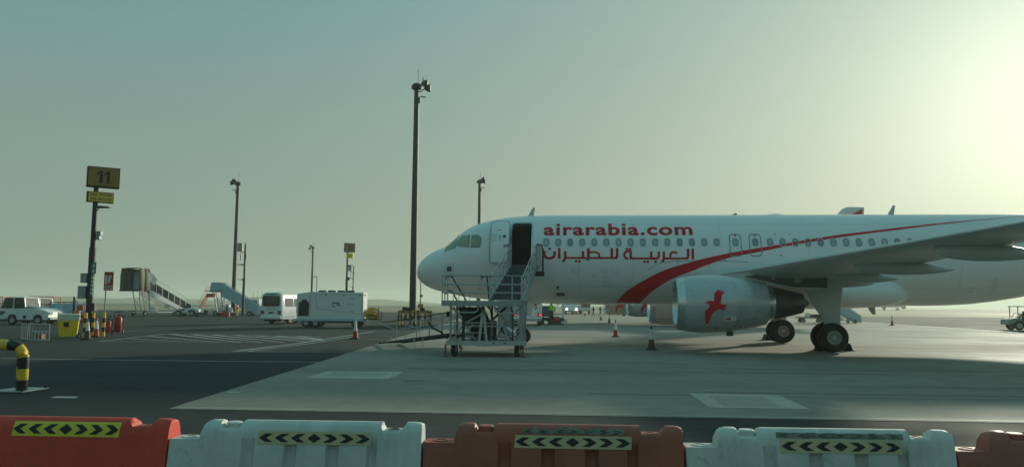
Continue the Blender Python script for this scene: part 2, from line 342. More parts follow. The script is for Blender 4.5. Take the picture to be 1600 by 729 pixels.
frame_box([(477.5,590),(511,579.3),(630,580.5),(607.5,591.3)], [(506,587),(522.5,581.5),(609,582.6),(592.5,588)], [(551,587.4),(560,581.9),(563,582),(554.5,587.5)])
frame_box([(1076,613.8),(1217.5,617),(1265.5,638.5),(1108.8,636.5)], [(1107.5,617.6),(1196,619.2),(1218,635.3),(1130,633.7)])
quad([(353,613),(373,613),(378,611.4),(359,611.2)], 'linec', concrete, 'painted_dash')
strip([(1180,490.5),(1330,501.5),(1600,519.5),(1700,526)], .42, 'lineb', concrete)
strip([(1100,512),(1300,516.5),(1600,523.5),(1700,526.5)], .26, 'lineb', concrete)
strip([(930,530),(1050,535),(1110,536)], .16, 'linec', concrete)
strip([(1225,527),(1275,528.5)], .16, 'lineb', concrete)
strip([(826,535.4),(842,535.6)], .14, 'lineb', concrete)
strip([(-5.75,13.45,0),(30,11.06,0),(50,9.73,0)], .16, 'infill', concrete, 'edge_band', .003)
jb = MB(); ax = Vector((math.cos(R(4)), -math.sin(R(4)), 0)); ay = Vector((math.sin(R(4)), math.cos(R(4)), 0)); c0 = Vector((-5.8, 13.3, 0))
M['joint'] = mat('joint_sealant', (0.175, 0.162, 0.135), .9, var=.3, scale=2)
for i in (4, 6, 8, 9):
    p = c0+ax*(5.0*i)+ay*.2; q = c0+ax*(5.0*i)+ay*60; n = ax*.012
    jb.add([p-n+Vector((0,0,.002)), p+n+Vector((0,0,.002)), q+n+Vector((0,0,.002)), q-n+Vector((0,0,.002))], [(0,1,2,3)])
for j in range(1, 11):
    p = c0+ay*(5.2*j)+ax*(1.0+j*.35); q = c0+ay*(5.2*j)+ax*46; n = ay*.012
    jb.add([p-n+Vector((0,0,.0015)), q-n+Vector((0,0,.0015)), q+n+Vector((0,0,.0015)), p+n+Vector((0,0,.0015))], [(0,1,2,3)])
jb.build('slab_joints', 'joint', concrete, smooth=0, kind='stuff')
M['rubber_mark'] = ground_mat('tyre_rubber_on_concrete', (0.20, 0.186, 0.155), .2, .4, 5.0, (0.28, 0.257, 0.212), .9)
rnd = random.Random(11)
for k in range(12):                        # faint tyre streaks along the taxi-in line
    x0 = rnd.uniform(-3, 26); y0 = rnd.uniform(15.5, 46); ln_ = rnd.uniform(5, 14); wv = rnd.uniform(-.25, .25); p = Vector((x0, y0, 0)); d = Vector((math.cos(R(4.5)+wv*.15), -math.sin(R(4.5)+wv*.15), 0))
    strip([tuple(p+d*ln_*t+Vector((0, wv*math.sin(t*2.5), 0))) for t in (0,.2,.4,.6,.8,1)], rnd.uniform(.12,.3), 'rubber_mark', concrete, 'tyre_mark', .0025+.0001*k)
for k in range(10):                        # oil drips
    c_ = Vector((rnd.uniform(-4, 24), rnd.uniform(15, 34), 0)); r_ = rnd.uniform(.08,.35)
    sheet('oil_stain', [c_+Vector((math.cos(a*.524)*r_*rnd.uniform(.7,1.3)*1.5, math.sin(a*.524)*r_*rnd.uniform(.7,1.3), 0)) for a in range(12)], .0022+.00003*k, 'rubber_mark', None, concrete)
# low scrub-covered dunes on the horizon
def hills(name, Y, x0, x1, hmax, seed):
    rnd = random.Random(seed); nx, ny = 240, 10; rows = []; ph = [rnd.uniform(0, 6.28) for _ in range(6)]
    for j in range(ny):
        row = []
        for i in range(nx):
            x = x0+(x1-x0)*i/(nx-1); k = i/(nx-1); e = min(1, k*6, (1-k)*6)
            hgt = .62+.18*math.sin(x*.004+ph[0])+.14*math.sin(x*.011+ph[1])+.08*math.sin(x*.031+ph[2])+.07*math.sin(x*.09+ph[3])+.10*max(0,math.sin(x*.05+ph[4]))*math.sin(x*.21+ph[5])
            row.append(Vector((x, Y+j*60, -.3+hmax*max(0, hgt)*math.sin(math.pi*j/(ny-1))*e+rnd.uniform(-.2,.2)*e*(0 < j < ny-1))))
        rows.append(row)
    mb = MB(); mb.loft(rows, cap=False, closed=False); o = mb.build(name, 'scrub', None); o['kind'] = 'structure'; return o
hills('hills', 1150, -1500, -60, 15, 3)
hills('hills', 1400, -250, 900, 6, 5)
# ------------------------------------------------------------------ the airliner
TOP=[(0,3.3),(.07,3.6),(.3,3.92),(.64,4.18),(.97,4.35),(1.37,4.50),(1.75,4.80),(2.17,5.18),(2.64,5.46),(3.1,5.64),(3.64,5.77),(4.44,5.90),(5.4,5.97),(6.5,5.99),(26,5.99),(30,5.95),(37.4,5.55)]
BOT=[(0,3.3),(.05,3.06),(.14,2.93),(.43,2.68),(.84,2.49),(1.24,2.38),(1.84,2.25),(2.31,2.16),(2.83,2.09),(4.5,1.93),(6,1.87),(23.0,1.87),(24.5,1.92),(26,2.08),(29,2.68),(33,3.7),(37.4,5.0)]
HW=[(0,0),(.05,.27),(.14,.44),(.3,.62),(.64,.87),(1,1.05),(1.4,1.2),(2,1.39),(2.6,1.55),(3.2,1.67),(4,1.80),(5,1.91),(6,1.96),(7,1.975),(24,1.975),(27,1.8),(30,1.4),(34,.75),(37.4,.22)]
ZW=[(0,3.3),(1,3.5),(3,3.8),(5,3.9),(7,3.93),(24,3.93),(30,4.2),(37.4,5.3)]
def fz(s): return smooth_tab(TOP, s), smooth_tab(BOT, s), smooth_tab(HW, s), smooth_tab(ZW, s)
def fsurf(s, z, off=0.0, side=-1):
    t, b, a, zw = fz(s); hh = (t-zw) if z > zw else (zw-b); k = max(-.999, min(.999, (z-zw)/hh)); cs = math.sqrt(1-k*k)
    n = Vector((0, cs/a, k/hh)).normalized()
    return Vector((s, side*(a*cs+off*n.y), z+off*n.z))
def wrap(me_or_poly, f, dz=.07, ds=.4):
    """cut a flat outline (x = station, y = height) into narrow pieces and bend it onto a surface"""
    bm = bmesh.new()
    if isinstance(me_or_poly, list): f0_ = bm.faces.new([bm.verts.new((a, b, 0)) for a, b in me_or_poly]); f0_.normal_update(); bmesh.ops.triangulate(bm, faces=[f0_])
    else: bm.from_mesh(me_or_poly)
    xs = [v.co.x for v in bm.verts]; ys = [v.co.y for v in bm.verts]
    def cut(i, lo, hi, st):
        x = math.ceil(lo/st)*st
        while x < hi:
            no = (1,0,0) if i == 0 else (0,1,0); bmesh.ops.bisect_plane(bm, geom=bm.verts[:]+bm.edges[:]+bm.faces[:], plane_co=(x*no[0], x*no[1], 0), plane_no=no, dist=1e-5); x += st
    cut(1, min(ys), max(ys), dz); cut(0, min(xs), max(xs), ds)
    for v in bm.verts: v.co = f(v.co.x, v.co.y)
    bmesh.ops.recalc_face_normals(bm, faces=bm.faces)
    bmesh.ops.triangulate(bm, faces=[q for q in bm.faces if len(q.verts) > 4])
    me = bpy.data.meshes.new('wrapped'); bm.to_mesh(me); bm.free(); return me
def dense(poly, m=6):
    out = []
    for i, p in enumerate(poly):
        q = poly[(i+1)%len(poly)]; k = m if math.hypot(q[0]-p[0], q[1]-p[1]) > .15 else 1
        out += [(p[0]+(q[0]-p[0])*j/k, p[1]+(q[1]-p[1])*j/k) for j in range(k)]
    return out
def band(outer, inner, f):
    if len(outer) == len(inner):
        o2, i2 = [], []
        for k in range(len(outer)):
            a, b, c_, d = outer[k], outer[(k+1)%len(outer)], inner[k], inner[(k+1)%len(inner)]; m = max(1, int(math.hypot(b[0]-a[0], b[1]-a[1])/.12))
            for j in range(m): o2.append((a[0]+(b[0]-a[0])*j/m, a[1]+(b[1]-a[1])*j/m)); i2.append((c_[0]+(d[0]-c_[0])*j/m, c_[1]+(d[1]-c_[1])*j/m))
        outer, inner = o2, i2
    n = len(outer); mb = MB(); mb.add([f(*p) for p in outer]+[f(*p) for p in inner], [(i,(i+1)%n,(i+1)%n+n,i+n) for i in range(n)]); return mb
PSI = R(5.0); NOSE = (-4.51, 36.6, 0)
ac = thing('passenger_jet', 'white twin-engine passenger jet with red swoosh and airarabia.com lettering, stairs at its open door', 'airplane', NOSE, -PSI, 'passenger jets on the apron')
DS0, DS1, DZ0, DZ1 = 4.66, 5.56, 3.48, 5.50
def fuselage_mesh(hole=True):
    st = [.0,.03,.08,.14,.22,.32,.45,.64,.84,1.05,1.24,1.4,1.55,1.75,1.95,2.17,2.4,2.64,2.9,3.2,3.6,4,4.4,DS0,5.0,DS1,6,6.5,7,9,11,13,15,17,19,21,23,24,25,26,27,28,29,30,31.5,33,34.5,36,37,37.4]
    n = 48; mb = MB(); rings = []
    for s in st:
        t, b, a, zw = fz(max(s, .004)); rr = []
        for i in range(n):
            th = 2*math.pi*i/n; rr.append(Vector((s, math.cos(th)*a, zw+math.sin(th)*((t-zw) if math.sin(th) > 0 else (zw-b)))))
        rings.append(rr)
    mb.loft(rings); me = mb.mesh('fuselage')
    if hole:
        bm = bmesh.new(); bm.from_mesh(me)
        def loc(): 
            fs = [f for f in bm.faces if f.calc_center_median().y < -.2 and 4.3 < f.calc_center_median().x < 6.1]
            return list({e for f in fs for e in f.edges})+fs+list({v for f in fs for v in f.verts})
        for z in (DZ0, DZ1): bmesh.ops.bisect_plane(bm, geom=loc(), plane_co=(0,0,z), plane_no=(0,0,1), dist=1e-5)
        dl = [f for f in bm.faces if f.calc_center_median().y < -.2 and DS0 < f.calc_center_median().x < DS1 and DZ0 < f.calc_center_median().z < DZ1]
        bmesh.ops.delete(bm, geom=dl, context='FACES'); bm.to_mesh(me); bm.free()
    return me
fus = put('fuselage', fuselage_mesh(), 'skin', ac, smooth=50)
# open doorway: cabin vestibule behind the hole, then the door swung forward
vb = MB(); vb.box((DS0-.35,-1.8,DZ0-.06),(DS1+.35,1.2,DZ0)); vb.box((DS0-.35,1.2,DZ0-.06),(DS1+.35,1.3,DZ1+.05)); vb.box((DS0-.4,-1.1,DZ0-.06),(DS0-.35,1.3,DZ1+.05)); vb.box((DS1+.35,-1.1,DZ0-.06),(DS1+.4,1.3,DZ1+.05)); vb.box((DS0-.34,-1.0,DZ1+.02),(DS1+.34,1.19,DZ1+.05))
vb.build('cabin_vestibule', mat('cabin_shade_lining', (.010,.010,.011), .8, var=.1), ac, smooth=0)  # near-black lining colour stands in for the shade of the cabin interior
fr = band(rrect(DS0-.07,DZ0-.07,DS1+.07,DZ1+.06,.16), rrect(DS0,DZ0,DS1,DZ1,.12), lambda s,z: fsurf(s,z,.012)); fr.build('door_frame', 'metal', ac)
jm = MB(); inn = dense(rrect(DS0+.002,DZ0+.002,DS1-.002,DZ1-.002,.12), 14); jm.add([fsurf(a,b,.008) for a,b in inn]+[fsurf(a,b,-.16) for a,b in inn], [(i,(i+1)%len(inn),(i+1)%len(inn)+len(inn),i+len(inn)) for i in range(len(inn))])
jm.build('door_jamb', 'seal', ac)
SH = -.93
def dsurf(s, z, off): 
    p = fsurf(5.1, z, 0); return Vector((s, p.y-.24-off+.05*(s-4.15), z))
dp = rrect(3.70,3.60,4.60,5.60,.17,5); door = put('passenger_door', wrap(dp, lambda s,z: dsurf(s,z,.05), .09), 'skin', ac, smooth=50)
sd = door.modifiers.new('thickness','SOLIDIFY'); sd.thickness = .10; sd.offset = -1
band(rrect(3.705,3.605,4.595,5.595,.165,5), rrect(3.735,3.64,4.565,5.565,.15,5), lambda s,z: dsurf(s,z,.056)).build('edge_seal', 'line', door)
put('door_window', wrap([(4.36+math.cos(R(a))*.075, 4.84+math.sin(R(a))*.075) for a in range(0,360,30)], lambda s,z: dsurf(s,z,.058)), 'glass', door)
MB().tube([dsurf(4.16,4.66,.075), dsurf(4.17,4.78,.085), dsurf(4.17,4.90,.075)], .014).build('door_handle', 'seal', door)
for x, z, w_, h_ in ((3.83,4.88,.22,.02),(3.86,4.8,.16,.02),(3.86,4.66,.14,.02),(4.06,5.12,.13,.03)):
    put('marking', wrap([(x,z),(x+w_,z),(x+w_,z+h_),(x,z+h_)], lambda s,q: dsurf(s,q,.058)), 'letter' if h_ > .025 else 'line', door)
MB().tube([(4.62,-1.93,4.5),(4.55,-2.15,4.45),(4.35,-2.2,4.4)], .05).build('door_hinge_arm', 'greysteel', ac)
# cockpit glazing
for i, pl in enumerate(([(1.90,4.53),(2.00,4.53),(2.24,4.93),(2.66,4.95),(2.67,4.40),(2.25,4.44)], [(2.79,4.94),(3.08,4.95),(3.22,4.84),(3.25,4.70),(3.23,4.42),(3.12,4.39),(2.79,4.39)])):
    cx = sum(p[0] for p in pl)/len(pl); cz = sum(p[1] for p in pl)/len(pl)
    if i == 0: pl = pl[1:]
    big = [(cx+(a-cx)*1.09, cz+(b-cz)*1.09) for a,b in pl]
    put('cockpit_window_frame', wrap(big, lambda s,z: fsurf(s,z,.004), .05, .1), 'seal', ac, smooth=50)
    put('cockpit_window', wrap(pl, lambda s,z: fsurf(s,z,.010), .05, .1), 'cockpit', ac, smooth=50)
for sd_ in (-1, 1):                        # front panes, one each side of the centre post
    mb = MB(); rws = []
    for k in range(6):
        s = 1.46+.60*k/5; t, b, a, zw = fz(s); row = []
        for j in range(7):
            th = R(88-j*(8+.4*k)) if sd_ < 0 else R(92+j*(8+.4*k)); row.append(Vector((s-.002, -math.cos(th)*(a+.012), zw+math.sin(th)*(t-zw+.012))))
        rws.append(row)
    mb.loft(rws, cap=False, closed=False); mb.build('windscreen', 'cockpit', ac, smooth=60)
# cabin windows
wp = rrect(-.115,-.165,.115,.165,.105,5); fp = rrect(-.145,-.195,.145,.195,.13,5)
def at_s(s0, off): return lambda s,z: fsurf(9+s, 4.575+z, off)-Vector((9,0,0))
w_pane = wrap(wp, at_s(0,.004), .06, .5); w_frame = band(fp, wp, at_s(0,.009)).mesh('frame')
w_rim = band(wp, rrect(-.088,-.130,.088,.145,.08,5), at_s(0,.007)).mesh('rim')  # dark rim, widened to stand for shade in the window recess
w_panes = []
for nm_ in ('pane','pane','pane2','pane3'):
    q_ = w_pane.copy(); q_.materials.clear(); q_.materials.append(M[nm_]); w_panes.append(q_)
def cabin_window(s):
    o = put('cabin_window', random.choice(w_panes), None, ac, smooth=50); o.location = (s,0,0)
    put('window_surround', w_frame, M.setdefault('surround', mat('window_surround_paint', (.50,.55,.57), .4, var=.03)), o, smooth=50); put('window_shade_rim', w_rim, 'seal', o, smooth=50)
for k in range(15): cabin_window(6.228+.5335*k)
for s in (14.50, 15.345): cabin_window(s)
for k in range(15): cabin_window(15.98+.5335*k)
for s in (14.50, 15.345):                  # overwing exits
    hatch = band(rrect(s-.262,3.95,s+.262,4.96,.15,5), rrect(s-.225,3.99,s+.225,4.925,.125,5), lambda a,z: fsurf(a,z,.013)).build('overwing_exit', 'line' , ac)
    band(rrect(s-.262,3.95,s+.262,4.0+.1,.04,3), rrect(s-.25,3.965,s+.25,4.085,.03,3), lambda a,z: fsurf(a,z,.0145))
    put('exit_placard', wrap([(s-.05,4.86),(s+.06,4.86),(s+.06,4.91),(s-.05,4.91)], lambda a,z: fsurf(a,z,.012)), 'letter', hatch)
# red swoosh, bent round the hull
ST=[(9.352,1.93),(9.8,2.43),(10.57,2.925),(11.47,3.372),(12.44,3.672),(13.12,3.857),(14.25,4.108),(15.56,4.34),(16.75,4.546),(17.95,4.758),(19.2,4.95),(20.0,5.05),(22,5.302),(24,5.519),(26.1,5.721),(28,5.86)]
SB=[(10.45,1.91),(10.8,2.313),(11.3,2.706),(11.87,3.024),(12.76,3.376),(13.12,3.531),(14.25,3.907),(15.55,4.166),(16.73,4.414),(17.93,4.634),(19.17,4.829),(20.0,4.95),(22,5.216),(24,5.474),(26.05,5.70),(28,5.85)]
def dens(t, n):
    out = []
    for k in range(n):
        x = t[0][0]+(t[-1][0]-t[0][0])*(k/(n-1))**1.25; out.append((x, smooth_tab(t, x)))
    return out
sa, sb = dens(ST, 90), dens(SB, 90); mb = MB(); rws = []
for (a, b), (c_, d) in zip(sa, sb):
    rws.append([fsurf(a+(c_-a)*k/10, b+(d-b)*k/10, .006) for k in range(11)])
mb.loft(rws, cap=False, closed=False); mb.build('red_stripe', 'red', ac, smooth=60)
# lettering
tm = text_mesh('airarabia.com', 1.0, 0, .030, space=1.10)
xs = [v.co.x for v in tm.vertices]; ys = [v.co.y for v in tm.vertices]; x0, x1, y0, y1 = min(xs), max(xs), min(ys), max(ys)
for v in tm.vertices: v.co = (6.10+(v.co.x-x0)/(x1-x0)*6.60, 4.895+(v.co.y-y0)/(y1-y0)*.575, 0)
bm = bmesh.new(); bm.from_mesh(tm); seen = set()
for v in list(bm.verts):                   # lift the i-dots clear of their stems
    if v in seen: continue
    isl, st_ = [], [v]; seen.add(v)
    while st_:
        q = st_.pop(); isl.append(q)
        for e in q.link_edges:
            r_ = e.other_vert(q)
            if r_ not in seen: seen.add(r_); st_.append(r_)
    if min(q.co.y for q in isl) > 5.20:
        for q in isl: q.co.y += .028
bm.to_mesh(tm); bm.free()
put('lettering', wrap(tm, lambda s,z: fsurf(s,z,.006), .06, 9), 'letter', ac, smooth=0)
_k = [0]
def zs(x, y, org): u = org+x/8.578; v = 335+y/8.578; return 6.228+(u-853.5)*.02805, 4.325-(v-387)*.0285
def stroke(pts, wd, org, mb):
    _k[0] += 1; off = .005+.0006*(_k[0] % 14); P_ = [Vector(zs(*p, org)) for p in pts]; w2 = wd/8.578*.0282/2; q = []
    for i in range(len(P_)):
        a = P_[max(0,i-1)]; b = P_[min(len(P_)-1,i+1)]; d = (b-a).normalized(); n = Vector((-d.y,d.x))*w2; q.append((P_[i]+n, P_[i]-n))
    rows = []
    for i in range(len(q)-1):
        m_ = max(1, int((P_[i+1]-P_[i]).length/.1))
        for k in range(m_+(i == len(q)-2)):
            f = k/m_; rows.append([fsurf(*(q[i][0]*(1-f)+q[i+1][0]*f), off), fsurf(*(q[i][1]*(1-f)+q[i+1][1]*f), off)])
    mb.loft(rows, cap=False, closed=False)
def dotm(x, y, r, org, mb):
    _k[0] += 1; c_ = zs(x, y, org); mb.add([fsurf(c_[0]+math.cos(R(a))*r*.0033, c_[1]+math.sin(R(a))*r*.0033, .006) for a in range(0,360,30)], [tuple(range(12))])
ab = MB()
for org, strokes in ((840, [([(93,490),(93,535),(100,560),(122,580),(160,588),(200,580),(223,560),(230,535),(230,490)],33), ([(294,447),(294,590)],34), ([(375,490),(375,575),(368,605),(340,632)],33), ([(360,580),(1060,580)],26), ([(615,490),(615,585)],33), ([(688,447),(688,585)],34),
      ([(688,503),(780,503),(815,512),(834,535),(836,560),(815,585)],25), ([(1003,447),(1003,585)],34), ([(1075,447),(1075,550),(1068,572),(1045,583)],33)]),
     (960, [([(225,489),(185,490),(155,505),(140,535),(142,560),(160,582),(195,588)],30), ([(226,480),(226,597)],32), ([(215,585),(510,585)],26), ([(498,495),(498,590)],33), ([(600,495),(600,550),(592,575),(570,586),(505,586)],32), ([(667,495),(667,585),(660,612),(638,634)],33), ([(655,585),(975,585)],26),
      ([(752,585),(752,540),(762,515),(785,503),(815,503),(846,518)],27), ([(988,455),(988,555),(980,578),(955,586)],33), ([(1048,455),(1048,597)],34)])):
    for p, wd in strokes: stroke(p, wd, org, ab)
for x, y, org in ((162,458,840),(523,626,840),(568,626,840),(175,462,960),(218,462,960),(410,630,960),(453,630,960),(557,630,960)): dotm(x, y, 18, org, ab)
ab.build('arabic_lettering', 'letter', ac, smooth=0)
# small fittings on the skin
for pl in (rrect(1.56,3.18,1.98,3.62,.07), rrect(6.55,1.98+.12,7.15,2.46,.05)):
    cx = sum(p[0] for p in pl)/len(pl); cz = sum(p[1] for p in pl)/len(pl); inn = [(cx+(a-cx)*.95, cz+(b-cz)*.95) for a,b in pl]
    o = band(pl, inn, lambda s,z: fsurf(s,z,.005)).build('access_panel_outline', 'line', ac)
    iw = rrect(cx-.12,cz-.12,cx+.12,cz+.12,.04) if cx < 3 else rrect(cx-.2,cz-.08,cx+.2,cz+.08,.07)
    put('access_panel', wrap(iw, lambda s,z: fsurf(s,z,.006)), 'seal', ac)
for s, z, r in ((6.74,2.58,.07),(8.07,3.84,.075),(14.0,3.8,.03)): put('static_port', wrap([(s+math.cos(R(a))*r, z+math.sin(R(a))*r) for a in range(0,360,30)], lambda a,b: fsurf(a,b,.02)), 'seal', ac)
def blade(s, z, h_, c_, sweep, sg=1, name='antenna', y=0):
    mb = MB(); mb.loft([[Vector((s+a*c_, y+b*.02, z)) for a,b in ((0,0),(.4,1),(1,0),(.4,-1))], [Vector((s+sweep+a*c_*.35, y+b*.012, z+sg*h_)) for a,b in ((0,0),(.4,1),(1,0),(.4,-1))]])
    return mb.build(name, 'wingm', ac)
blade(5.25, 5.93, .44, .30, .26); blade(21.65, 5.95, .46, .30, .27); blade(20.55, 1.92, .45, .42, .30, -1)
MB().lathe([(0,.11),(.05,.10),(.09,.05),(.1,.001)], (14.9,0,5.98)).build('beacon', 'redp', ac)
mb = MB(); mb.sphere((16.7,0,5.97), 1, 12, (.45,.2,.07)); mb.build('satcom_fairing', 'skin', ac)
for s, z in ((16.2,4.93),(16.8,4.93),(23.4,4.0),(24.0,3.98),(16.35,3.98)): put('marking', wrap([(s,z),(s+.09,z),(s+.09,z+.04),(s,z+.04)], lambda a,b: fsurf(a,b,.006)), 'line', ac)
mb = MB(); ln_ = [(10.7,3.36),(10.95,3.55),(11.3,3.68),(11.8,3.74),(13,3.755),(14.4,3.75),(15.0,3.70)]
mb.loft([[fsurf(a,b+.012,.004),fsurf(a,b-.012,.004)] for a,b in ln_], cap=False, closed=False); mb.build('fairing_seam', 'line', ac)
for s0, z0, z1 in ((13.35,3.45,3.74),(12.0,3.2,3.74)):
    mb = MB(); mb.loft([[fsurf(s0-.01,z0+(z1-z0)*k/4,.004),fsurf(s0+.01,z0+(z1-z0)*k/4,.004)] for k in range(5)], cap=False, closed=False); mb.build('fairing_seam', 'line', ac)
rnd = random.Random(4)
for k in range(16):                        # small hatches and stencils low on the hull
    s0 = rnd.choice((7.4,7.9,8.3,8.8,9.2,2.3,3.1,3.6,18.9,19.6,22.6,23.3,24.4,25.2))+rnd.uniform(-.1,.1); z0 = rnd.uniform(2.3,3.3); w_, h_ = rnd.uniform(.08,.35), rnd.uniform(.06,.22)
    band(rrect(s0,z0,s0+w_,z0+h_,.02,2), rrect(s0+.01,z0+.01,s0+w_-.01,z0+h_-.01,.015,2), lambda a,b: fsurf(a,b,.0035)).build('hatch_outline', 'line', ac)
# skin joints: faint circumferential seams
for s in (7.7, 10.05, 13.9, 17.6, 20.5, 23.9):
    mb = MB(); mb.loft([[fsurf(s-.006,1.98+3.9*k/30,.003),fsurf(s+.006,1.98+3.9*k/30,.003)] for k in range(31)], cap=False, closed=False); mb.build('skin_seam', M.setdefault('seam', mat('skin_seam', (.52,.55,.56), .4, var=.05)), ac, smooth=60)
for z in (2.62, 5.42):
    mb = MB(); mb.loft([[fsurf(6.2+19*k/40,z-.006,.003),fsurf(6.2+19*k/40,z+.006,.003)] for k in range(41)], cap=False, closed=False); mb.build('lap_joint', 'seam', ac, smooth=60)
# belly fairing
mb = MB(); rws = []
BF = [(11.2,.05,.02),(11.6,.35,.2),(12.3,.8,.55),(13.6,1,1),(18.6,1,1),(19.8,.97,.95),(20.9,.90,.86),(21.6,.72,.66),(22.1,.46,.4),(22.35,.12,.1)]
for k in range(40):
    s = 11.2+(22.35-11.2)*k/39; kw = smooth_tab([(a,b) for a,b,_ in BF], s); kd = smooth_tab([(a,c_) for a,_,c_ in BF], s); rr = []
    for i in range(20):
        th = 2*math.pi*i/20; cx, sx = math.cos(th), math.sin(th); e = .62
        rr.append(Vector((s, 2.18*kw*abs(cx)**e*(1 if cx > 0 else -1), 2.42+(.85*kd if sx > 0 else .73*kd)*abs(sx)**e*(1 if sx > 0 else -1))))
    rws.append(rr)
mb.loft(rws); mb.build('belly_fairing', 'skin', ac, smooth=50)
# wings
def airfoil(n=10):
    up, lo = [], []
    for i in range(n+1):
        x = (1-math.cos(math.pi*i/n))/2; yt = 5*(.2969*math.sqrt(x)-.126*x-.3516*x*x+.2843*x**3-.1036*x**4); cb = .02*math.sin(math.pi*x)
        up.append((x, yt+cb)); lo.append((x, -yt*.9+cb*.6))
    return up[::-1]+lo[1:-1]
AF = airfoil()
WS = [(1.2,11.55,18.7,2.78,.15,.5),(2.0,12.0,18.7,2.86,.15,.5),(4.0,13.1,18.72,3.03,.135,.45),(6.4,14.3,18.75,3.20,.118,.2),(9,15.65,19.45,3.42,.113,.0),(12,17.2,20.28,3.67,.108,-.1),(15.3,18.93,21.15,3.97,.105,-.2),(16.6,19.6,21.5,4.08,.10,-.25),(17.0,20.0,21.6,4.16,.09,-.2),(17.25,20.5,21.75,4.45,.08,0),(17.4,21.1,22.0,5.2,.07,0),(17.55,21.85,22.4,6.4,.07,0)]
def wing_mesh(sg):
    mb = MB(); rws = []
    for y, le, te, z, tc, inc in WS:
        c_ = te-le; v = y > 16.8
        rws.append([Vector((le+x*c_, sg*(y-(q*tc*c_ if y > 17.1 else 0)), z+(q*tc*c_ if y <= 17.1 else 0)-(x-.0)*c_*math.sin(R(1.5+inc*3)))) for x, q in AF])
    mb.loft(rws); return mb
def wz(y): return lerp([(a[0],a[3]) for a in WS], y)
def canoe(y, s0, s1, w_, d, sg, zt):
    mb = MB(); rws = []
    for k in range(15):
        t_ = k/14; s = s0+(s1-s0)*t_; e = (math.sin(math.pi*min(1, t_*1.02)**.72))**.6 if 0 < t_ < 1 else .02; e = max(e, .02)
        rws.append([Vector((s, sg*(y)+math.cos(2*math.pi*i/12)*w_*e, zt-d*(.35+.1*t_)+math.sin(2*math.pi*i/12)*d*e*.75-.10*t_)) for i in range(12)])
    mb.loft(rws); return mb
engine_parent = []
for sg in (-1, 1):
    wg = wing_mesh(sg).build('wing', 'wingm', ac, smooth=40)
    for y, s0, s1, w_, d in ((4.6,16.9,19.3,.18,.30),(6.5,16.8,19.45,.2,.32),(9.1,17.0,20.25,.2,.33),(12.6,18.0,21.25,.22,.36)):
        canoe(y, s0, s1, w_, d, sg, wz(y)-.12).build('flap_track_fairing', 'wingm', wg, smooth=50)
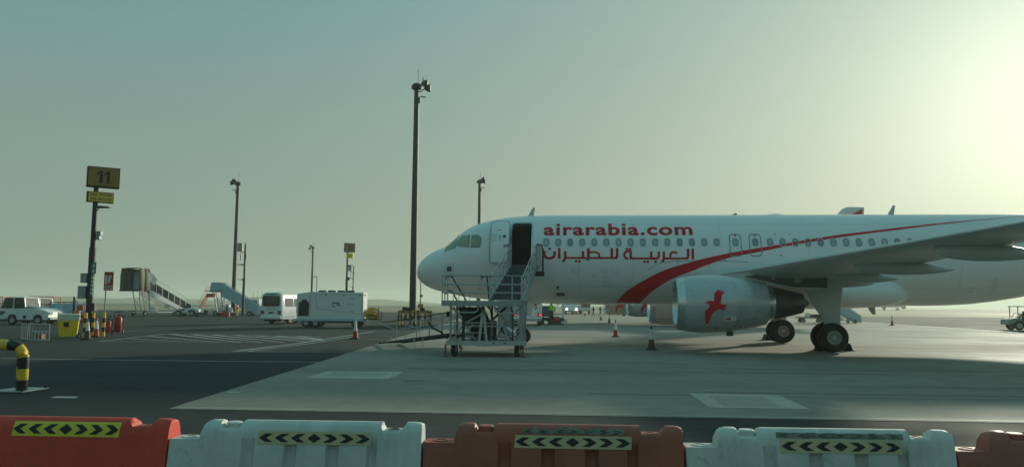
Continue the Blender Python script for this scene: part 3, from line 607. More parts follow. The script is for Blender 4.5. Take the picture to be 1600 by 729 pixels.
# engines
NP = [(0.02,.86),(-.03,.90),(-.02,.945),(.06,.985),(.25,1.035),(.6,1.085),(1.1,1.11),(1.7,1.105),(2.3,1.06),(3.0,.97),(3.5,.88),(3.78,.825)]
def nr(t): return smooth_tab(NP[3:], max(.06, t if t < .6 else .6+(t-.6)/.868))
E_S, E_Y, E_Z = 11.42, 5.75, 1.88
for sg in (-1, 1):
    eng = MB(); 
    def sh(t): return t if t < .6 else .6+(t-.6)*.868
    def ctr(t): return Vector((E_S+t, sg*E_Y, E_Z+.01*t))
    def rngs(prof, n=40, _=0): return [[ctr(sh(t))+Vector((0, math.cos(2*math.pi*i/n)*r, math.sin(2*math.pi*i/n)*r)) for i in range(n)] for t, r in prof]
    eng.loft(rngs([(.25+3.53*k/30, smooth_tab(NP[3:], .25+3.53*k/30)) for k in range(31)], 64)+rngs([(3.74,.80),(3.2,.84)], 64), cap=False)
    E = eng.build('engine', 'cowl', ac, smooth=60)
    MB().loft(rngs([(.55,.80),(.25,.81),(.08,.835),(-.01,.87),(-.035,.905),(-.015,.945),(.06,.985),(.251,1.0352)], 40, 0), cap=False).build('intake_lip', 'metal', E, smooth=60)
    MB().loft(rngs([(.55,.80),(.9,.81),(1.05,.82)], 40), cap=False).build('intake_duct', 'greysteel', E, smooth=60)
    fb = MB(); fb.lathe([(.72,.001),(.80,.12),(1.0,.26)], ctr(0), (1,0,0), 16)
    fb.loft(rngs([(1.02,.82),(1.03,.2)], 24), cap=False)
    for k in range(24):
        a = 2*math.pi*k/24; d1 = Vector((0,math.cos(a),math.sin(a))); d2 = Vector((0,math.cos(a+.2),math.sin(a+.2))); fb.add([ctr(.92)+d1*.25, ctr(.86)+d1*.8, ctr(1.0)+d2*.8, ctr(1.0)+d2*.25], [(0,1,2,3)])
    fb.build('fan', 'darksteel', E, smooth=0)
    MB().loft(rngs([(3.2,.84),(3.6,.72),(3.95,.665),(4.15,.62),(4.16,.60)], 32), cap=False).build('fan_nozzle', 'metal', E, smooth=60)
    MB().loft(rngs([(3.7,.66),(4.05,.64),(4.4,.585),(4.9,.48),(5.35,.38),(5.4,.36),(5.2,.33)], 32), cap=True).build('core_nozzle', 'hot', E, smooth=60)
    MB().loft(rngs([(5.1,.26),(5.4,.20),(5.62,.10),(5.72,.01)], 16)).build('exhaust_plug', 'hot', E, smooth=60)
    ns = lambda s, z, off=.006: Vector((s, sg*(E_Y+math.sqrt(max(1e-4, (nr(s-E_S)+off)**2-(z-E_Z)**2))) if sg > 0 else -(E_Y+math.sqrt(max(1e-4, (nr(s-E_S)+off)**2-(z-E_Z)**2))), z))
    BX = lambda x, y: (E_S-.29+(x-85)/6.63/40.2*1.0, E_Z+.02-(y-374)/6.63/40.6)
    bird = [(670,185),(668,212),(640,242),(610,265),(578,296),(571,340),(563,377),(590,384),(620,385),(597,449),(572,441),(543,429),(510,456),(476,486),(466,530),(452,582),(432,582),(416,530),(408,470),(416,446),(440,425),(456,405),(455,388),(440,378),(412,372),(424,358),(445,350),(470,348),(498,353),(502,315),(508,272),(530,250),(580,220),(640,192)]
    put('bird_emblem', wrap([BX(*p) for p in bird], ns, .06, .06), 'red', E, smooth=60)
    nsi = lambda s_, z, off=.006: Vector((s_, sg*(E_Y-math.sqrt(max(1e-4, (nr(s_-E_S)+off)**2-(z-E_Z)**2))), z))
    put('inboard_emblem', wrap([BX(*p) for p in bird], nsi, .06, .06), 'red', E, smooth=60)
    put('placard', wrap([BX(*p) for p in ((603,505),(722,507),(720,552),(602,548))], ns, .05, .3), 'white', E)
    put('placard_mark', wrap([BX(*p) for p in ((612,520),(668,514),(668,540),(612,536))], lambda s,z: ns(s,z,.009), .05, .3), 'letter', E)
    def cowl_line(pts, wd=.008):
        mb = MB(); q = [Vector(BX(*p)) for p in pts]; rws = []
        for i in range(len(q)-1):
            for k in range(9):
                p = q[i]*(1-k/8)+q[i+1]*(k/8); d = (q[i+1]-q[i]).normalized(); n = Vector((-d.y,d.x))*wd; rws.append([ns(*(p+n),.004), ns(*(p-n),.004)])
        mb.loft(rws, cap=False, closed=False); mb.build('cowl_joint', 'line', E, smooth=60)
    cowl_line([(740,110),(756,180),(768,300),(762,480),(735,600)]); cowl_line([(770,358),(930,362)]); cowl_line([(415,90),(413,330)], .003); cowl_line([(760,160),(790,128),(840,112),(900,118),(960,140)], .005); cowl_line([(595,552),(594,580)], .005)
    MB().box((E_S+1.9,sg*E_Y-.05,E_Z-1.22),(E_S+2.15,sg*E_Y+.05,E_Z-1.05)).build('drain_mast', 'panel', E)
    # nacelle strake
    yo = -sg*.2; 
    # pylon
    mb = MB(); rws = []
    for s, zt, zb, hw in ((12.3,2.93,2.80,.05),(13.2,3.02,2.75,.20),(14.3,3.10,2.62,.24),(15.6,3.2,2.55,.24),(16.6,3.1,2.42,.22),(17.6,2.95,2.5,.12),(18.3,2.92,2.75,.03)):
        rws.append([Vector((s, sg*E_Y+a, b)) for a,b in ((-hw,zb),(hw,zb),(hw,zt),(-hw,zt))])
    mb.loft(rws); py = mb.build('pylon', 'wingm', ac, smooth=20)
    yf = sg*(E_Y+.262)
    MB().prism([(14.0,2.93),(14.9,3.06),(15.6,3.05),(17.05,2.93),(17.05,2.50),(15.8,2.54),(15.1,2.68)], 'y', yf-.012, yf+.012).build('pylon_side_panel', 'panel', py)
    for s, z, r in ((15.95,2.80,.125),(15.05,2.88,.07)): MB().lathe([(0,r),(.016,r),(.018,r*.9),(.018,.001)], (s, yf, z), (0,sg,0), 16).build('access_cover', 'greysteel', py)
# landing gear
def main_gear(sg):
    gy = sg*3.80
    mb = MB(); mb.cyl((17.75,gy,2.9),(17.75,gy,.95),.17,.15,16); mb.cyl((17.75,gy,1.0),(17.75,gy,.58),.11,.11,14); mb.cyl((17.75,gy-.62,.585),(17.75,gy+.62,.585),.10,.10,12)
    mb.cyl((17.75,gy,1.5),(17.0,gy-sg*.9,2.7),.06,.06,10); mb.bar((17.92,gy,1.3),(18.12,gy,.95),.07); mb.bar((18.12,gy,.95),(17.9,gy,.62),.07)
    g = mb.build('main_gear', 'greysteel', ac)
    MB().prism([(16.75,2.60),(18.25,2.60),(18.15,1.9),(18.12,1.05),(17.86,.92),(17.52,1.02),(17.42,1.35),(17.10,1.80)], 'y', gy+sg*.26-.02, gy+sg*.26+.02).build('gear_door', 'wingm', g, bevel=.01)
    for dy in (-.46, .46):
        w_ = wheel(g, 17.75, gy+dy, .585, .585, .43, .48); 
        for q in (-1,1): MB().lathe([(q*.125,.21),(q*.13,.20),(q*.115,.12),(q*.16,.08),(q*.165,.001)], (0,0,0), (0,1,0), 18).build('hub', 'greysteel', g).location = (17.75, gy+dy, .585)
    return g
for sg in (-1, 1): main_gear(sg)
mb = MB(); mb.cyl((5.07,0,2.2),(5.07,0,.45),.10,.09,14); mb.cyl((5.07,-.3,.38),(5.07,.3,.38),.06,.06,10); mb.bar((5.07,0,1.2),(6.1,0,2.1),.07)
ng = mb.build('nose_gear', 'white', ac)
for dy in (-.25,.25): wheel(ng, 5.07, dy, .38, .38, .22, .5)
for dy in (-.42,.42): MB().prism([(4.3,2.15),(5.6,2.0),(5.5,1.25),(4.4,1.4)], 'y', dy-.012, dy+.012).build('gear_door', 'skin', ng)
# tail
FN = [(29.0,36.2,5.85),(30.6,36.3,7.2),(34.6,36.95,11.65),(35.1,36.9,11.85)]
mb = MB(); mb.loft([[Vector((le+x*(te-le), q*.10*(te-le), z)) for x,q in AF] for le,te,z in FN]); fn = mb.build('tail_fin', 'skin', ac, smooth=40)
def fin_y(s_, z):
    le = lerp([(c_,a) for a,b,c_ in FN], z); te = lerp([(c_,b) for a,b,c_ in FN], z); x = max(0, min(1, (s_-le)/(te-le)))
    return .5*(.2969*math.sqrt(x)-.126*x-.3516*x*x+.2843*x**3-.1036*x**4)*(te-le)+.03
for sg in (-1,1):
    put('fin_flash', wrap([(33.0,8.2),(35.1,10.9),(36.55,11.62),(36.72,11.62),(36.3,8.0)], lambda a,b: Vector((a, sg*fin_y(a,b), b)), .3, .3), 'red', fn, smooth=60)
for sg in (-1,1):
    mb = MB(); mb.loft([[Vector((le+x*(te-le), sg*y, z+q*.1*(te-le))) for x,q in AF] for y,le,te,z in ((.3,31.6,35.6,5.0),(6.2,35.2,36.7,5.6))]); mb.build('tailplane', 'wingm', ac, smooth=40)
# ------------------------------------------------------------------ water-filled barriers in the foreground
def plastic(name, col, dirt, amt):
    """moulded plastic: faded patches, grime running down, pale scuffs, shallow dents"""
    m = bpy.data.materials.new(name); m.use_nodes = True; t = m.node_tree; b = t.nodes['Principled BSDF']; ln = t.links
    tc = t.nodes.new('ShaderNodeTexCoord')
    def nz(scale, st=(1,1,1), det=6, rg=.65):
        mp = t.nodes.new('ShaderNodeMapping'); mp.inputs['Scale'].default_value = st; ln.new(tc.outputs['Object'], mp.inputs[0])
        n = t.nodes.new('ShaderNodeTexNoise'); n.inputs['Scale'].default_value = scale; n.inputs['Detail'].default_value = det; n.inputs['Roughness'].default_value = rg; ln.new(mp.outputs[0], n.inputs['Vector']); return n.outputs['Fac']
    def mr(x, a, b_, c_, d):
        r = t.nodes.new('ShaderNodeMapRange'); ln.new(x, r.inputs[0])
        for k, q in enumerate((a,b_,c_,d)): r.inputs[k+1].default_value = q
        return r.outputs[0]
    def mix(f, x, c_):
        n = t.nodes.new('ShaderNodeMix'); n.data_type = 'RGBA'; ln.new(f, n.inputs[0])
        if isinstance(x, tuple): n.inputs[6].default_value = (*x,1)
        else: ln.new(x, n.inputs[6])
        n.inputs[7].default_value = (*c_,1); return n.outputs[2]
    lt = tuple(min(.8, c_*1.15+.05) for c_ in col); gr = tuple(c_*.35+.03 for c_ in dirt)
    x = mix(mr(nz(1.7), .40, .66, 0, amt), col, dirt)
    x = mix(mr(nz(2.2, (4,1,.5), 6), .50, .72, 0, .40*amt), x, gr)
    x = mix(mr(nz(5, (1,1,1), 10, .75), .60, .66, 0, .55*amt), x, gr)
    x = mix(mr(nz(10, (.35,1,3), 9, .8), .63, .67, 0, .5), x, lt)
    ln.new(x, b.inputs['Base Color']); ln.new(mr(nz(4), .3, .7, .42, .75), b.inputs['Roughness']); b.inputs['Specular IOR Level'].default_value = .3
    bp = t.nodes.new('ShaderNodeBump'); bp.inputs['Strength'].default_value = .35; bp.inputs['Distance'].default_value = .02; ln.new(nz(6, det=7), bp.inputs['Height']); ln.new(bp.outputs[0], b.inputs['Normal'])
    return m
M['bar_red0'] = plastic('bright_red_plastic', (.76,.080,.05), (.52,.06,.045), .65)
M['bar_red1'] = plastic('faded_red_plastic', (.43,.115,.080), (.24,.10,.075), .7)
M['bar_red2'] = plastic('dusty_red_plastic', (.42,.13,.10), (.25,.12,.10), .6)
M['bar_white0'] = plastic('white_plastic', (.64,.66,.63), (.44,.45,.41), .6)
M['bar_white1'] = plastic('grimy_white_plastic', (.64,.65,.61), (.42,.42,.37), .7)
M['film'] = mat('reflective_film', (.58,.49,.28), .45, var=.06, scale=6, dirt=(.42,.40,.25), dirt_amt=.4, dirt_scale=4)
M['film_new'] = mat('bright_reflective_film', (.74,.60,.05), .4, var=.05, scale=6)
M['residue'] = mat('old_film_residue', (.16,.17,.13), .85, var=.6, scale=9, dirt=(.34,.36,.30), dirt_amt=.9, dirt_scale=7)
M['residue_dark'] = mat('ghost_print', (.07,.08,.065), .85, var=.7, scale=14, dirt=(.2,.21,.17), dirt_amt=.9, dirt_scale=12)
BL = 1.80; BTOP = .97
def bw(z):                                # half thickness at a height
    return lerp([(0,.26),(.10,.26),(.28,.19),(.80,.098),(.86,.088),(.905,.080),(.94,.064),(.96,.042),(.97,.016)], z)
ZL = [0,.10,.19,.28,.40,.55,.70,.80,.86,.905,.94,.96,.97]
def barrier(i, color, label, film, residue=False, cap_l=True, grooves=True, lift=0.0):
    a = R(3.0); x1 = -2.40+i*1.80*math.cos(a); y1 = 5.62-i*1.80*math.sin(a)
    BL = 2.12 if i == 0 else 1.80
    o = thing('water_barrier', label, 'barrier', (x1, y1, 0), -a+R((-.35,.25,-.2,.3,-.1)[i]), 'plastic barriers in a row')
    secs = []                              # station, top height, groove depth
    T = BTOP; tb = .845; n0, n1 = -BL+.36, -BL+.50; m0, m1 = -.30, -.145
    for x, t in ((-BL+.005,tb),(-BL+.215,tb),(-BL+.219,tb+.045),(-BL+.226,.915),(-BL+.240,.948),(-BL+.258,.963),(-BL+.28,T),(n0-.012,T),(n0-.004,.962),(n0+.010,.925),(n0+.016,.917),(n1-.02,.917),(n1-.012,.928),(n1+.006,.960),(n1+.018,T)): secs.append((x,t,0))
    if grooves:
        for gx in (-1.22,-.92,-.62,-.335): secs += [(gx-.06,T,0),(gx-.045,T,.04),(gx+.015,T,.04),(gx+.035,T,0)]
    secs += [(m0-.02,T,0),(m0,.94,0),(m0+.012,.918,0),(m1-.012,.918,0),(m1,.94,0),(m1+.02,T,0),(-.06,T,0),(-.03,.966,0),(-.014,.955,0),(-.012,.95,0)]
    secs.sort(key=lambda q: q[0]); rings = []
    for x, t, g in secs:
        half = []
        for z in ZL:
            zz = min(z, t); gz = g if .05 < z < .81 else 0
            half.append((bw(z)-gz, zz))
        rings.append([Vector((x, -y, z)) for y, z in half]+[Vector((x, y, z)) for y, z in half[::-1]])
    mb = MB(); mb.loft(rings); body = mb.build('barrier_body', color, o, smooth=40)
    # fill cap in the notch, interlock groove on the shoulder
    if cap_l: MB().lathe([(0,.055),(.035,.055),(.042,.048),(.044,.001)], ((n0+n1)/2,0,.915), (0,0,1), 18).build('fill_cap', color, o)
    MB().lathe([(0,.042),(.004,.042),(.004,.03),(.001,.03),(.001,.0005)], ((m0+m1)/2,0,.9175), (0,0,1), 16).build('filler_hole', 'bar_red1' if 'red' in color else 'panel', o)
    pin = MB(); pin.lathe([(0,.052),(.006,.052),(.006,.036),(.002,.036),(.002,.0005)], (-BL+.11,0,tb), (0,0,1), 16); pin.build('pin_socket', color, o)
    # chevron film lying on the sloping face
    sl = lambda x, z, off: Vector((x, -bw(z)-off, z+off*.2))
    xa, xb, za, zb = -1.165, -.365, .82, .905
    if i == 0: xa, xb, za, zb = -1.16, -.37, .845, .945
    def face(poly, off): return wrap(poly, lambda x,z: sl(x,z,off), .02, .5)
    f = put('reflective_film', face([(xa,za),(xb,za),(xb+.004,zb),(xa+.004,zb)], .004), film, o, smooth=50)
    n = 7; w_ = (xb-xa)/n; zc = (za+zb)/2; hh = (zb-za)*.33
    for k in range(n):
        cx = xa+w_*(k+.5)
        if k == 3: pl = [(cx-w_*.42,zc),(cx,zc-hh*1.1),(cx+w_*.42,zc),(cx,zc+hh*1.1)]
        else:
            d = -1 if k < 3 else 1
            pl = [(cx+d*w_*.45,zc),(cx+d*w_*.02,zc+hh),(cx-d*w_*.45,zc+hh),(cx-d*w_*.02,zc),(cx-d*w_*.45,zc-hh),(cx+d*w_*.02,zc-hh)]
        put('diamond' if k == 3 else 'chevron', face(pl, .0065), 'black', f, smooth=50)
    if residue:
        rnd = random.Random(i); n_ = 26; lo, hi = [], []
        a_, b_ = (xa+.06, xb-.04) if i == 2 else (xa-.02, xb+.02); rag = .010 if i == 2 else .002
        for k in range(n_+1):
            x = a_+(b_-a_)*k/n_; lo.append((x+rnd.uniform(-.004,.004), .912+rnd.uniform(-.2,1)*rag)); hi.append((x+rnd.uniform(-.004,.004), .9475+rnd.uniform(-1.2,1)*rag))
        put('film_residue', face(lo+hi[::-1], .003), 'residue', o, smooth=50)
        for k in range(7):
            cx = a_+(b_-a_)*(k+.5)/7+rnd.uniform(-.01,.01); w2 = .04; d = -1 if k < 3 else 1
            put('ghost_chevron', face([(cx+d*w2,.93),(cx,.942),(cx-d*w2,.942),(cx,.93),(cx-d*w2,.918),(cx,.918)], .0042), 'residue_dark', o, smooth=50)
    return o
barrier(0, 'bar_red0', 'bright red plastic barrier with lime chevron film, leftmost of the foreground row', 'film_new', cap_l=False, grooves=False)
barrier(1, 'bar_white0', 'white plastic barrier between the bright red barrier and the faded red one', 'film')
barrier(2, 'bar_red1', 'faded brownish red plastic barrier with scraped film remains, between the two white barriers', 'film', residue=True)
barrier(3, 'bar_white1', 'grimy white plastic barrier with band of old film above its chevrons, under the jet engine', 'film', residue=True)
barrier(4, 'bar_red2', 'dusty red plastic barrier cut off by the right edge of the picture', 'film')
# ------------------------------------------------------------------ bent safety hoop, yellow and black
hp = G(34, 611); hd = thing('safety_hoop', 'yellow and black bent pipe guard rail bolted to a ground plate', 'guard rail', (hp.x, hp.y, 0), R(-6))
def hoop(ox, dy):
    rr = .10; top = .90; path = [(ox,dy,.03+.02*k*0+ (top-.3)*k/16) for k in range(17)]
    for k in range(1, 9): a_ = R(90*k/8); path.append((ox-.28+.28*math.cos(a_), dy, top-.27+.28*math.sin(a_)))
    for k in range(1, 14): path.append((ox-.28-.12*k, dy, top+.01))
    ln = [0]
    for p, q in zip(path, path[1:]): ln.append(ln[-1]+(Vector(q)-Vector(p)).length)
    cuts = [0, .20, .42, .64, .86, 1.08, 1.30, 1.52, 1.74, 1.96, 2.18, 2.4, 2.62, 3]
    def at(d):
        for k in range(len(ln)-1):
            if d <= ln[k+1]: return Vector(path[k]).lerp(Vector(path[k+1]), (d-ln[k])/(ln[k+1]-ln[k]))
        return Vector(path[-1])
    for k in range(len(cuts)-1):
        if cuts[k] >= ln[-1]: break
        e = min(cuts[k+1], ln[-1]); mb = MB(); mb.tube([at(cuts[k]+(e-cuts[k])*j/6) for j in range(7)], rr, 20)
        mb.build('yellow_band' if k % 2 else 'black_band', 'yellow' if k % 2 else 'black', hd, smooth=60)
hoop(0, 0); hoop(-.34, .40)
MB().box((-.52,-.20,0),(.18,.56,.025)).build('base_plate', 'steel', hd, bevel=.006)
for x, y in ((-.46,-.15),(.13,-.15),(-.46,.50),(.13,.50)): MB().lathe([(0,.03),(.03,.03),(.03,.012),(.05,.012),(.05,.001)], (x,y,.03), n=6).build('bolt', 'darksteel', hd, smooth=0)
# ------------------------------------------------------------------ cones
M['cone_red'] = mat('cone_red', (.42,.03,.02), .55, var=.12, scale=6, dirt=(.16,.05,.04), dirt_amt=.4, dirt_scale=5)
M['cone_dark'] = mat('cone_faded', (.10,.035,.03), .6, var=.15, scale=6, dirt=(.04,.03,.03), dirt_amt=.5, dirt_scale=5)
M['cone_white'] = mat('cone_white', (.66,.68,.66), .45, var=.05, dirt=(.4,.38,.34), dirt_amt=.3, dirt_scale=6)
def make_cone(h_, low, label, loc, tip='black', rot=0):
    o = thing('traffic_cone', label, 'cone', loc, rot, 'traffic cones')
    k = h_/1.0
    b = MB(); b.prism(rrect(-.22*k,-.22*k,.22*k,.22*k,.05*k), 'z', 0, .045*k); b.lathe([(.045*k,.19*k),(.06*k,.165*k)], n=20); b.build('base', 'rubber', o, bevel=.006)
    for nm, m_, z0, z1 in (('lower_band', low, .05, .42), ('reflective_sleeve', 'cone_white', .42, .84), ('tip', tip, .84, 1.0)):
        r = lambda z: .155-.128*z
        mb = MB(); mb.lathe([(z0*k, r(z0)*k), (z1*k, r(z1)*k)]+([(z1*k, .001)] if nm == 'tip' else []), n=20); mb.build(nm, m_, o, smooth=40)
    return o
for u, v, h_, low, tip, lab in ((1018,546,1.0,'cone_dark','black','traffic cone with black tip and dark base beside the jet engine intake'),
     (962,526,.98,'cone_red','black','red and white traffic cone under the red swoosh of the near jet'),
     (555,529,.98,'cone_red','cone_white','red and white traffic cone standing beside the white power unit trailer'),
     (952,504,.95,'cone_dark','black','dark small traffic cone below the farther engine, second of the distant pair'),
     (939,499.8,.95,'cone_dark','black','dark distant traffic cone left of its pair under the near jet'),
     (914,493,.95,'cone_dark','black','tiny distant traffic cone beside the truck with lit headlights'),
     (1394,508,1.0,'cone_red','black','traffic cone on the far apron right of the landing gear'),
     (136,530,1.0,'cone_dark','black','dark traffic cone with white sleeve in front of the stand 11 post'),
     (150,526,1.0,'cone_red','cone_red','red traffic cone between the stand 11 post and the fire extinguishers')):
    make_cone(h_, low, lab, G(u, v), tip, random.uniform(-.3,.3))
# ------------------------------------------------------------------ passenger stairs at the door
st = thing('passenger_stairs', 'grey towable passenger stairs with railed landing at the open jet door', 'stairs', (0, 26.6, 0))
def S(x, y, z): return Vector((x, y-26.6, z))
XL, XR, YF, YB, ZD = -2.42, .36, 26.6, 29.5, 1.92
MB().box(S(XL,YF,1.74),S(XR,YF+.07,1.93)).box(S(XL,YB,1.76),S(XR,YB+.07,1.92)).box(S(XL,YF+.07,1.76),S(XL+.07,YB,1.92)).box(S(XR-.07,YF+.07,1.76),S(XR,YB,1.92)).box(S(XL+.07,YF+.07,1.86),S(XR-.07,YB,1.90)).build('landing', 'greysteel', st, bevel=.008)
for z in (2.20, 2.49, 2.79):
    MB().tube([S(XL,YF+.03,z),S(XR,YF+.03,z)], .022, 8).build('rail', 'greysteel' if z > 2.7 else 'steel', st)
    MB().tube([S(XL+.03,YF+.03,z),S(XL+.03,YB-.6,z)], .02, 8).build('rail', 'steel', st)
for x in (XL+.02, -1.55, .02, XR-.02): 
    if x != -1.55: MB().tube([S(x,YF+.03,1.93),S(x,YF+.03,2.79)], .022, 8).build('rail_post', 'steel', st)
for k in range(1, 6): MB().bar(S(XL+.03+.19*k,YF+.05,1.93),S(XL+.03+.19*k,YF+.05,2.20),.025).build('baluster', 'steel', st)
for y in (27.6, 28.8): MB().tube([S(XL+.03,y,1.93),S(XL+.03,y,2.79)], .02, 8).build('rail_post', 'steel', st)
# inner flight handrails seen behind the landing
for a_, b_ in (((-2.38,28.9,2.86),(-1.58,30.3,1.62)),((-2.36,28.9,2.30),(-1.92,29.9,1.6)),((-1.05,28.9,2.86),(-.86,30.3,1.7))):
    MB().tube([S(a_[0]-.1,a_[1]-.1,a_[2]-.12),S(*a_),S(a_[0]+.12,a_[1]+.15,a_[2]-.02),S(*b_)], .028, 8).build('handrail', 'darksteel', st)
MB().bar(S(-1.18,28.9,2.86),S(-.72,28.9,2.86),.07).build('handrail_yoke', 'darksteel', st)
# upper flight to the door sill
fl, fr_ = (Vector((-.82,29.45,1.92)), Vector((.42,29.45,1.92))), (Vector((-.02,33.55,3.46)), Vector((1.06,33.55,3.46)))
def fp(side, t, z=0): p = fl[side].lerp(fr_[side], t); return S(p.x, p.y, p.z+z)
for sd_ in (0, 1):
    MB().bar(fp(sd_,-.03,-.02), fp(sd_,1,-.02), .06, .30).build('stringer', 'steel', st)
    for hz in (.92, .66, .40): MB().tube([fp(sd_,-.02,hz), fp(sd_,1,hz)], .022 if hz < .9 else .026, 8).build('handrail', 'steel', st)
    for t in (0,.2,.4,.6,.8,1): MB().tube([fp(sd_,t,0), fp(sd_,t,.92)], .02, 6).build('handrail_post', 'steel', st)
    for t in (.05,.25,.45,.65,.85): MB().tube([fp(sd_,t,.12), fp(sd_,t+.1,.62)], .014, 6).build('rail_brace', 'steel', st)
for k in range(8):
    t = (k+.5)/8; a_, b_ = fp(0,t), fp(1,t); MB().box((a_.x+.03,a_.y-.16,a_.z-.03),(b_.x-.03,a_.y+.16,a_.z)).build('tread', 'tread', st)
    MB().box((a_.x+.03,a_.y+.15,a_.z),(b_.x-.03,a_.y+.16,a_.z+.17)).build('riser', 'tread', st)
MB().box(S(-.12,33.5,3.38),S(1.18,34.05,3.45)).build('top_platform', 'greysteel', st, bevel=.01)
MB().box(S(-.10,34.06,3.32),S(1.14,34.16,3.48)).build('bumper', 'rubber', st, bevel=.02)
MB().box(S(1.06,33.45,3.45),S(1.30,33.6,4.38)).build('side_guard', 'steel', st, bevel=.02)
MB().tube([S(1.0,33.5,4.30),S(1.12,33.5,4.42),S(1.3,33.5,4.40),S(1.36,33.5,4.2),S(1.36,33.5,3.1)], .04, 8).build('guard_frame', 'darksteel', st)
MB().box(S(1.02,33.4,3.05),S(1.42,33.8,3.25)).build('guard_foot', 'rubber', st, bevel=.02)
MB().box(S(-.18,33.4,3.7),S(-.02,33.52,4.35)).build('side_guard', 'greysteel', st, bevel=.02)
# chassis, legs, wheels
MB().box(S(-2.26,26.62,.40),S(.52,26.72,.55)).box(S(-2.26,26.72,.44),S(-2.16,31.6,.54)).box(S(.42,26.72,.44),S(.52,31.6,.54)).box(S(-2.16,28.6,.44),S(.42,28.7,.54)).box(S(-2.16,31.5,.44),S(.42,31.6,.54)).box(S(-2.16,26.72,.50),S(.42,28.6,.53)).build('chassis', 'steel', st, bevel=.006)
for x, y, w_ in ((-2.10,26.78,.07),(-1.66,26.85,.10),(-.70,27.6,.09),(.0,27.4,.09),(.34,26.8,.09),(-2.05,29.2,.08),(.34,29.4,.08)):
    MB().box(S(x-w_/2,y-w_/2,.53),S(x+w_/2,y+w_/2,1.76)).build('leg_post', 'greysteel' if x != -1.66 else 'darksteel', st)
for a_, b_, w_, m_ in (((-1.12,26.9,.53),(-.98,26.9,1.72),.09,'steel'),((-.86,26.9,.53),(-.98,26.9,1.72),.09,'steel'),((-2.1,26.8,1.7),(-1.66,26.85,1.30),.06,'steel'),((-1.66,26.85,1.12),(-.98,26.9,1.5),.06,'greysteel'),((-1.6,27,1.05),(.3,27,1.05),.06,'greysteel'),((-2.0,27,.9),(-1.2,27,.6),.06,'greysteel'),((.05,26.9,.53),(.05,26.9,1.6),.05,'darksteel'),((-1.45,28.2,.55),(-.2,28.4,1.7),.08,'darksteel'),((-.2,27.2,.6),(.3,27.2,.9),.05,'steel'),((.5,29.6,.5),(.42,29.5,1.9),.10,'steel'),((.52,31.5,.5),(.62,31.5,2.6),.10,'greysteel'),((.52,29.6,1.9),(1.0,33.4,3.3),.08,'steel'),((.30,27.0,.6),(.46,27.0,1.75),.10,'steel')):
    MB().bar(S(*a_),S(*b_),w_).build('brace', m_, st)
for x0, x1 in ((-1.98,-1.16),(-.60,.24)): MB().tube([S(x0,26.64,1.72),S(x0+.06,26.64,1.52),S(x1-.1,26.64,1.52),S(x1,26.64,1.60),S(x1,26.64,1.74)] if x0 < -1 else [S(x0,26.64,1.74),S(x0+.04,26.64,1.58),S(x0+.16,26.64,1.50),S(x1,26.64,1.50)], .028, 8).build('grab_rail', 'steel', st)
MB().prism([(-1.95,1.70),(-1.02,1.70),(-.78,1.15),(-1.1,.95),(-1.7,1.05)], 'y', 27.9-26.6, 29.0-26.6).build('shade_housing', 'black', st, bevel=.03)  # black housing shape stands in for the shade under the landing
MB().box(S(-1.5,28.2,.53),S(-.55,29.2,1.2)).build('motor_box', 'black', st, bevel=.03)
MB().lathe([(0,.16),(.5,.16),(.52,.1),(.52,.001)], S(-.3,27.3,1.0), (.6,.2,-.5), 14).build('hydraulic_cylinder', 'metal', st)
MB().tube([S(-1.9,27,.62),S(-1.6,27,.8),S(-1.3,27.1,.62),S(-.9,27.2,.7),S(-.5,27.1,.6)], .03, 8).build('hose', 'rubber', st)
MB().tube([S(-1.05,26.75,1.72),S(-.9,26.72,1.80),S(-.72,26.75,1.62),S(-.66,26.8,1.3)], .035, 8).build('hose', 'rubber', st)
for x in (-.62,-.2): MB().lathe([(0,.03),(.02,.03),(.02,.001)], S(x,26.618,.48), (0,-1,0), 10).build('bolt', 'black', st)
for x, y, r in ((-1.98,27.0,.235),(.22,27.0,.245),(.45,31.3,.22),(-2.0,31.3,.22)):
    wheel(st, x, y-26.6, r, r, .15, .5).rotation_euler = (0,0,R(78)); MB().bar(S(x,y,r),S(x,y,.48),.06).build('wheel_fork', 'darksteel', st)
for x in (-2.26,.40): MB().bar(S(x,26.68,.03),S(x,26.68,.46),.055).box(S(x-.10,26.62,0),S(x+.10,26.76,.03)).build('jack_leg', 'brownred', st)
MB().tube([S(-2.2,26.7,.62),S(-2.45,26.8,.85),S(-2.75,26.9,.98),S(-2.9,26.9,1.18)], .035, 8).build('tow_arm', 'black', st)
# lower ramp resting on the ground, running back under the nose
rp = thing('boarding_ramp', 'low grey boarding ramp with open handrails beside the jet stairs', 'ramp', (-2.3, 28.6, 0))
r0, r1 = Vector((0,0,.70)), Vector((-3.55,5.7,.06)); sdv = Vector((.62,.42,0))
for k in range(14):
    a_ = r0.lerp(r1, (k+.5)/14); MB().bar(a_, a_+sdv*1.5, .14, .025).build('tread', 'darksteel', rp)
for sv in (Vector((0,0,0)), sdv*1.5):
    MB().bar(r0+sv, r1+sv, .05, .07).build('side_beam', 'darksteel', rp)
    MB().tube([r0+sv+Vector((0,0,.80)), r1+sv+Vector((.2,-.3,.92))], .022, 8).build('handrail', 'darksteel' if sv.length == 0 else 'steel', rp)
    MB().tube([r0+sv+Vector((0,0,.42)), (r0.lerp(r1,.75))+sv+Vector((0,0,.48))], .018, 8).build('mid_rail', 'steel', rp)
    for t in (.08,.25,.42,.58,.72): MB().tube([r0.lerp(r1,t)+sv, r0.lerp(r1,t)+sv+Vector((0,0,.82))], .018, 6).build('rail_post', 'steel', rp)
    MB().tube([r0.lerp(r1,.75)+sv+Vector((0,0,.5)), r1+sv+Vector((.1,-.2,.88))], .018, 6).build('end_brace', 'steel', rp)
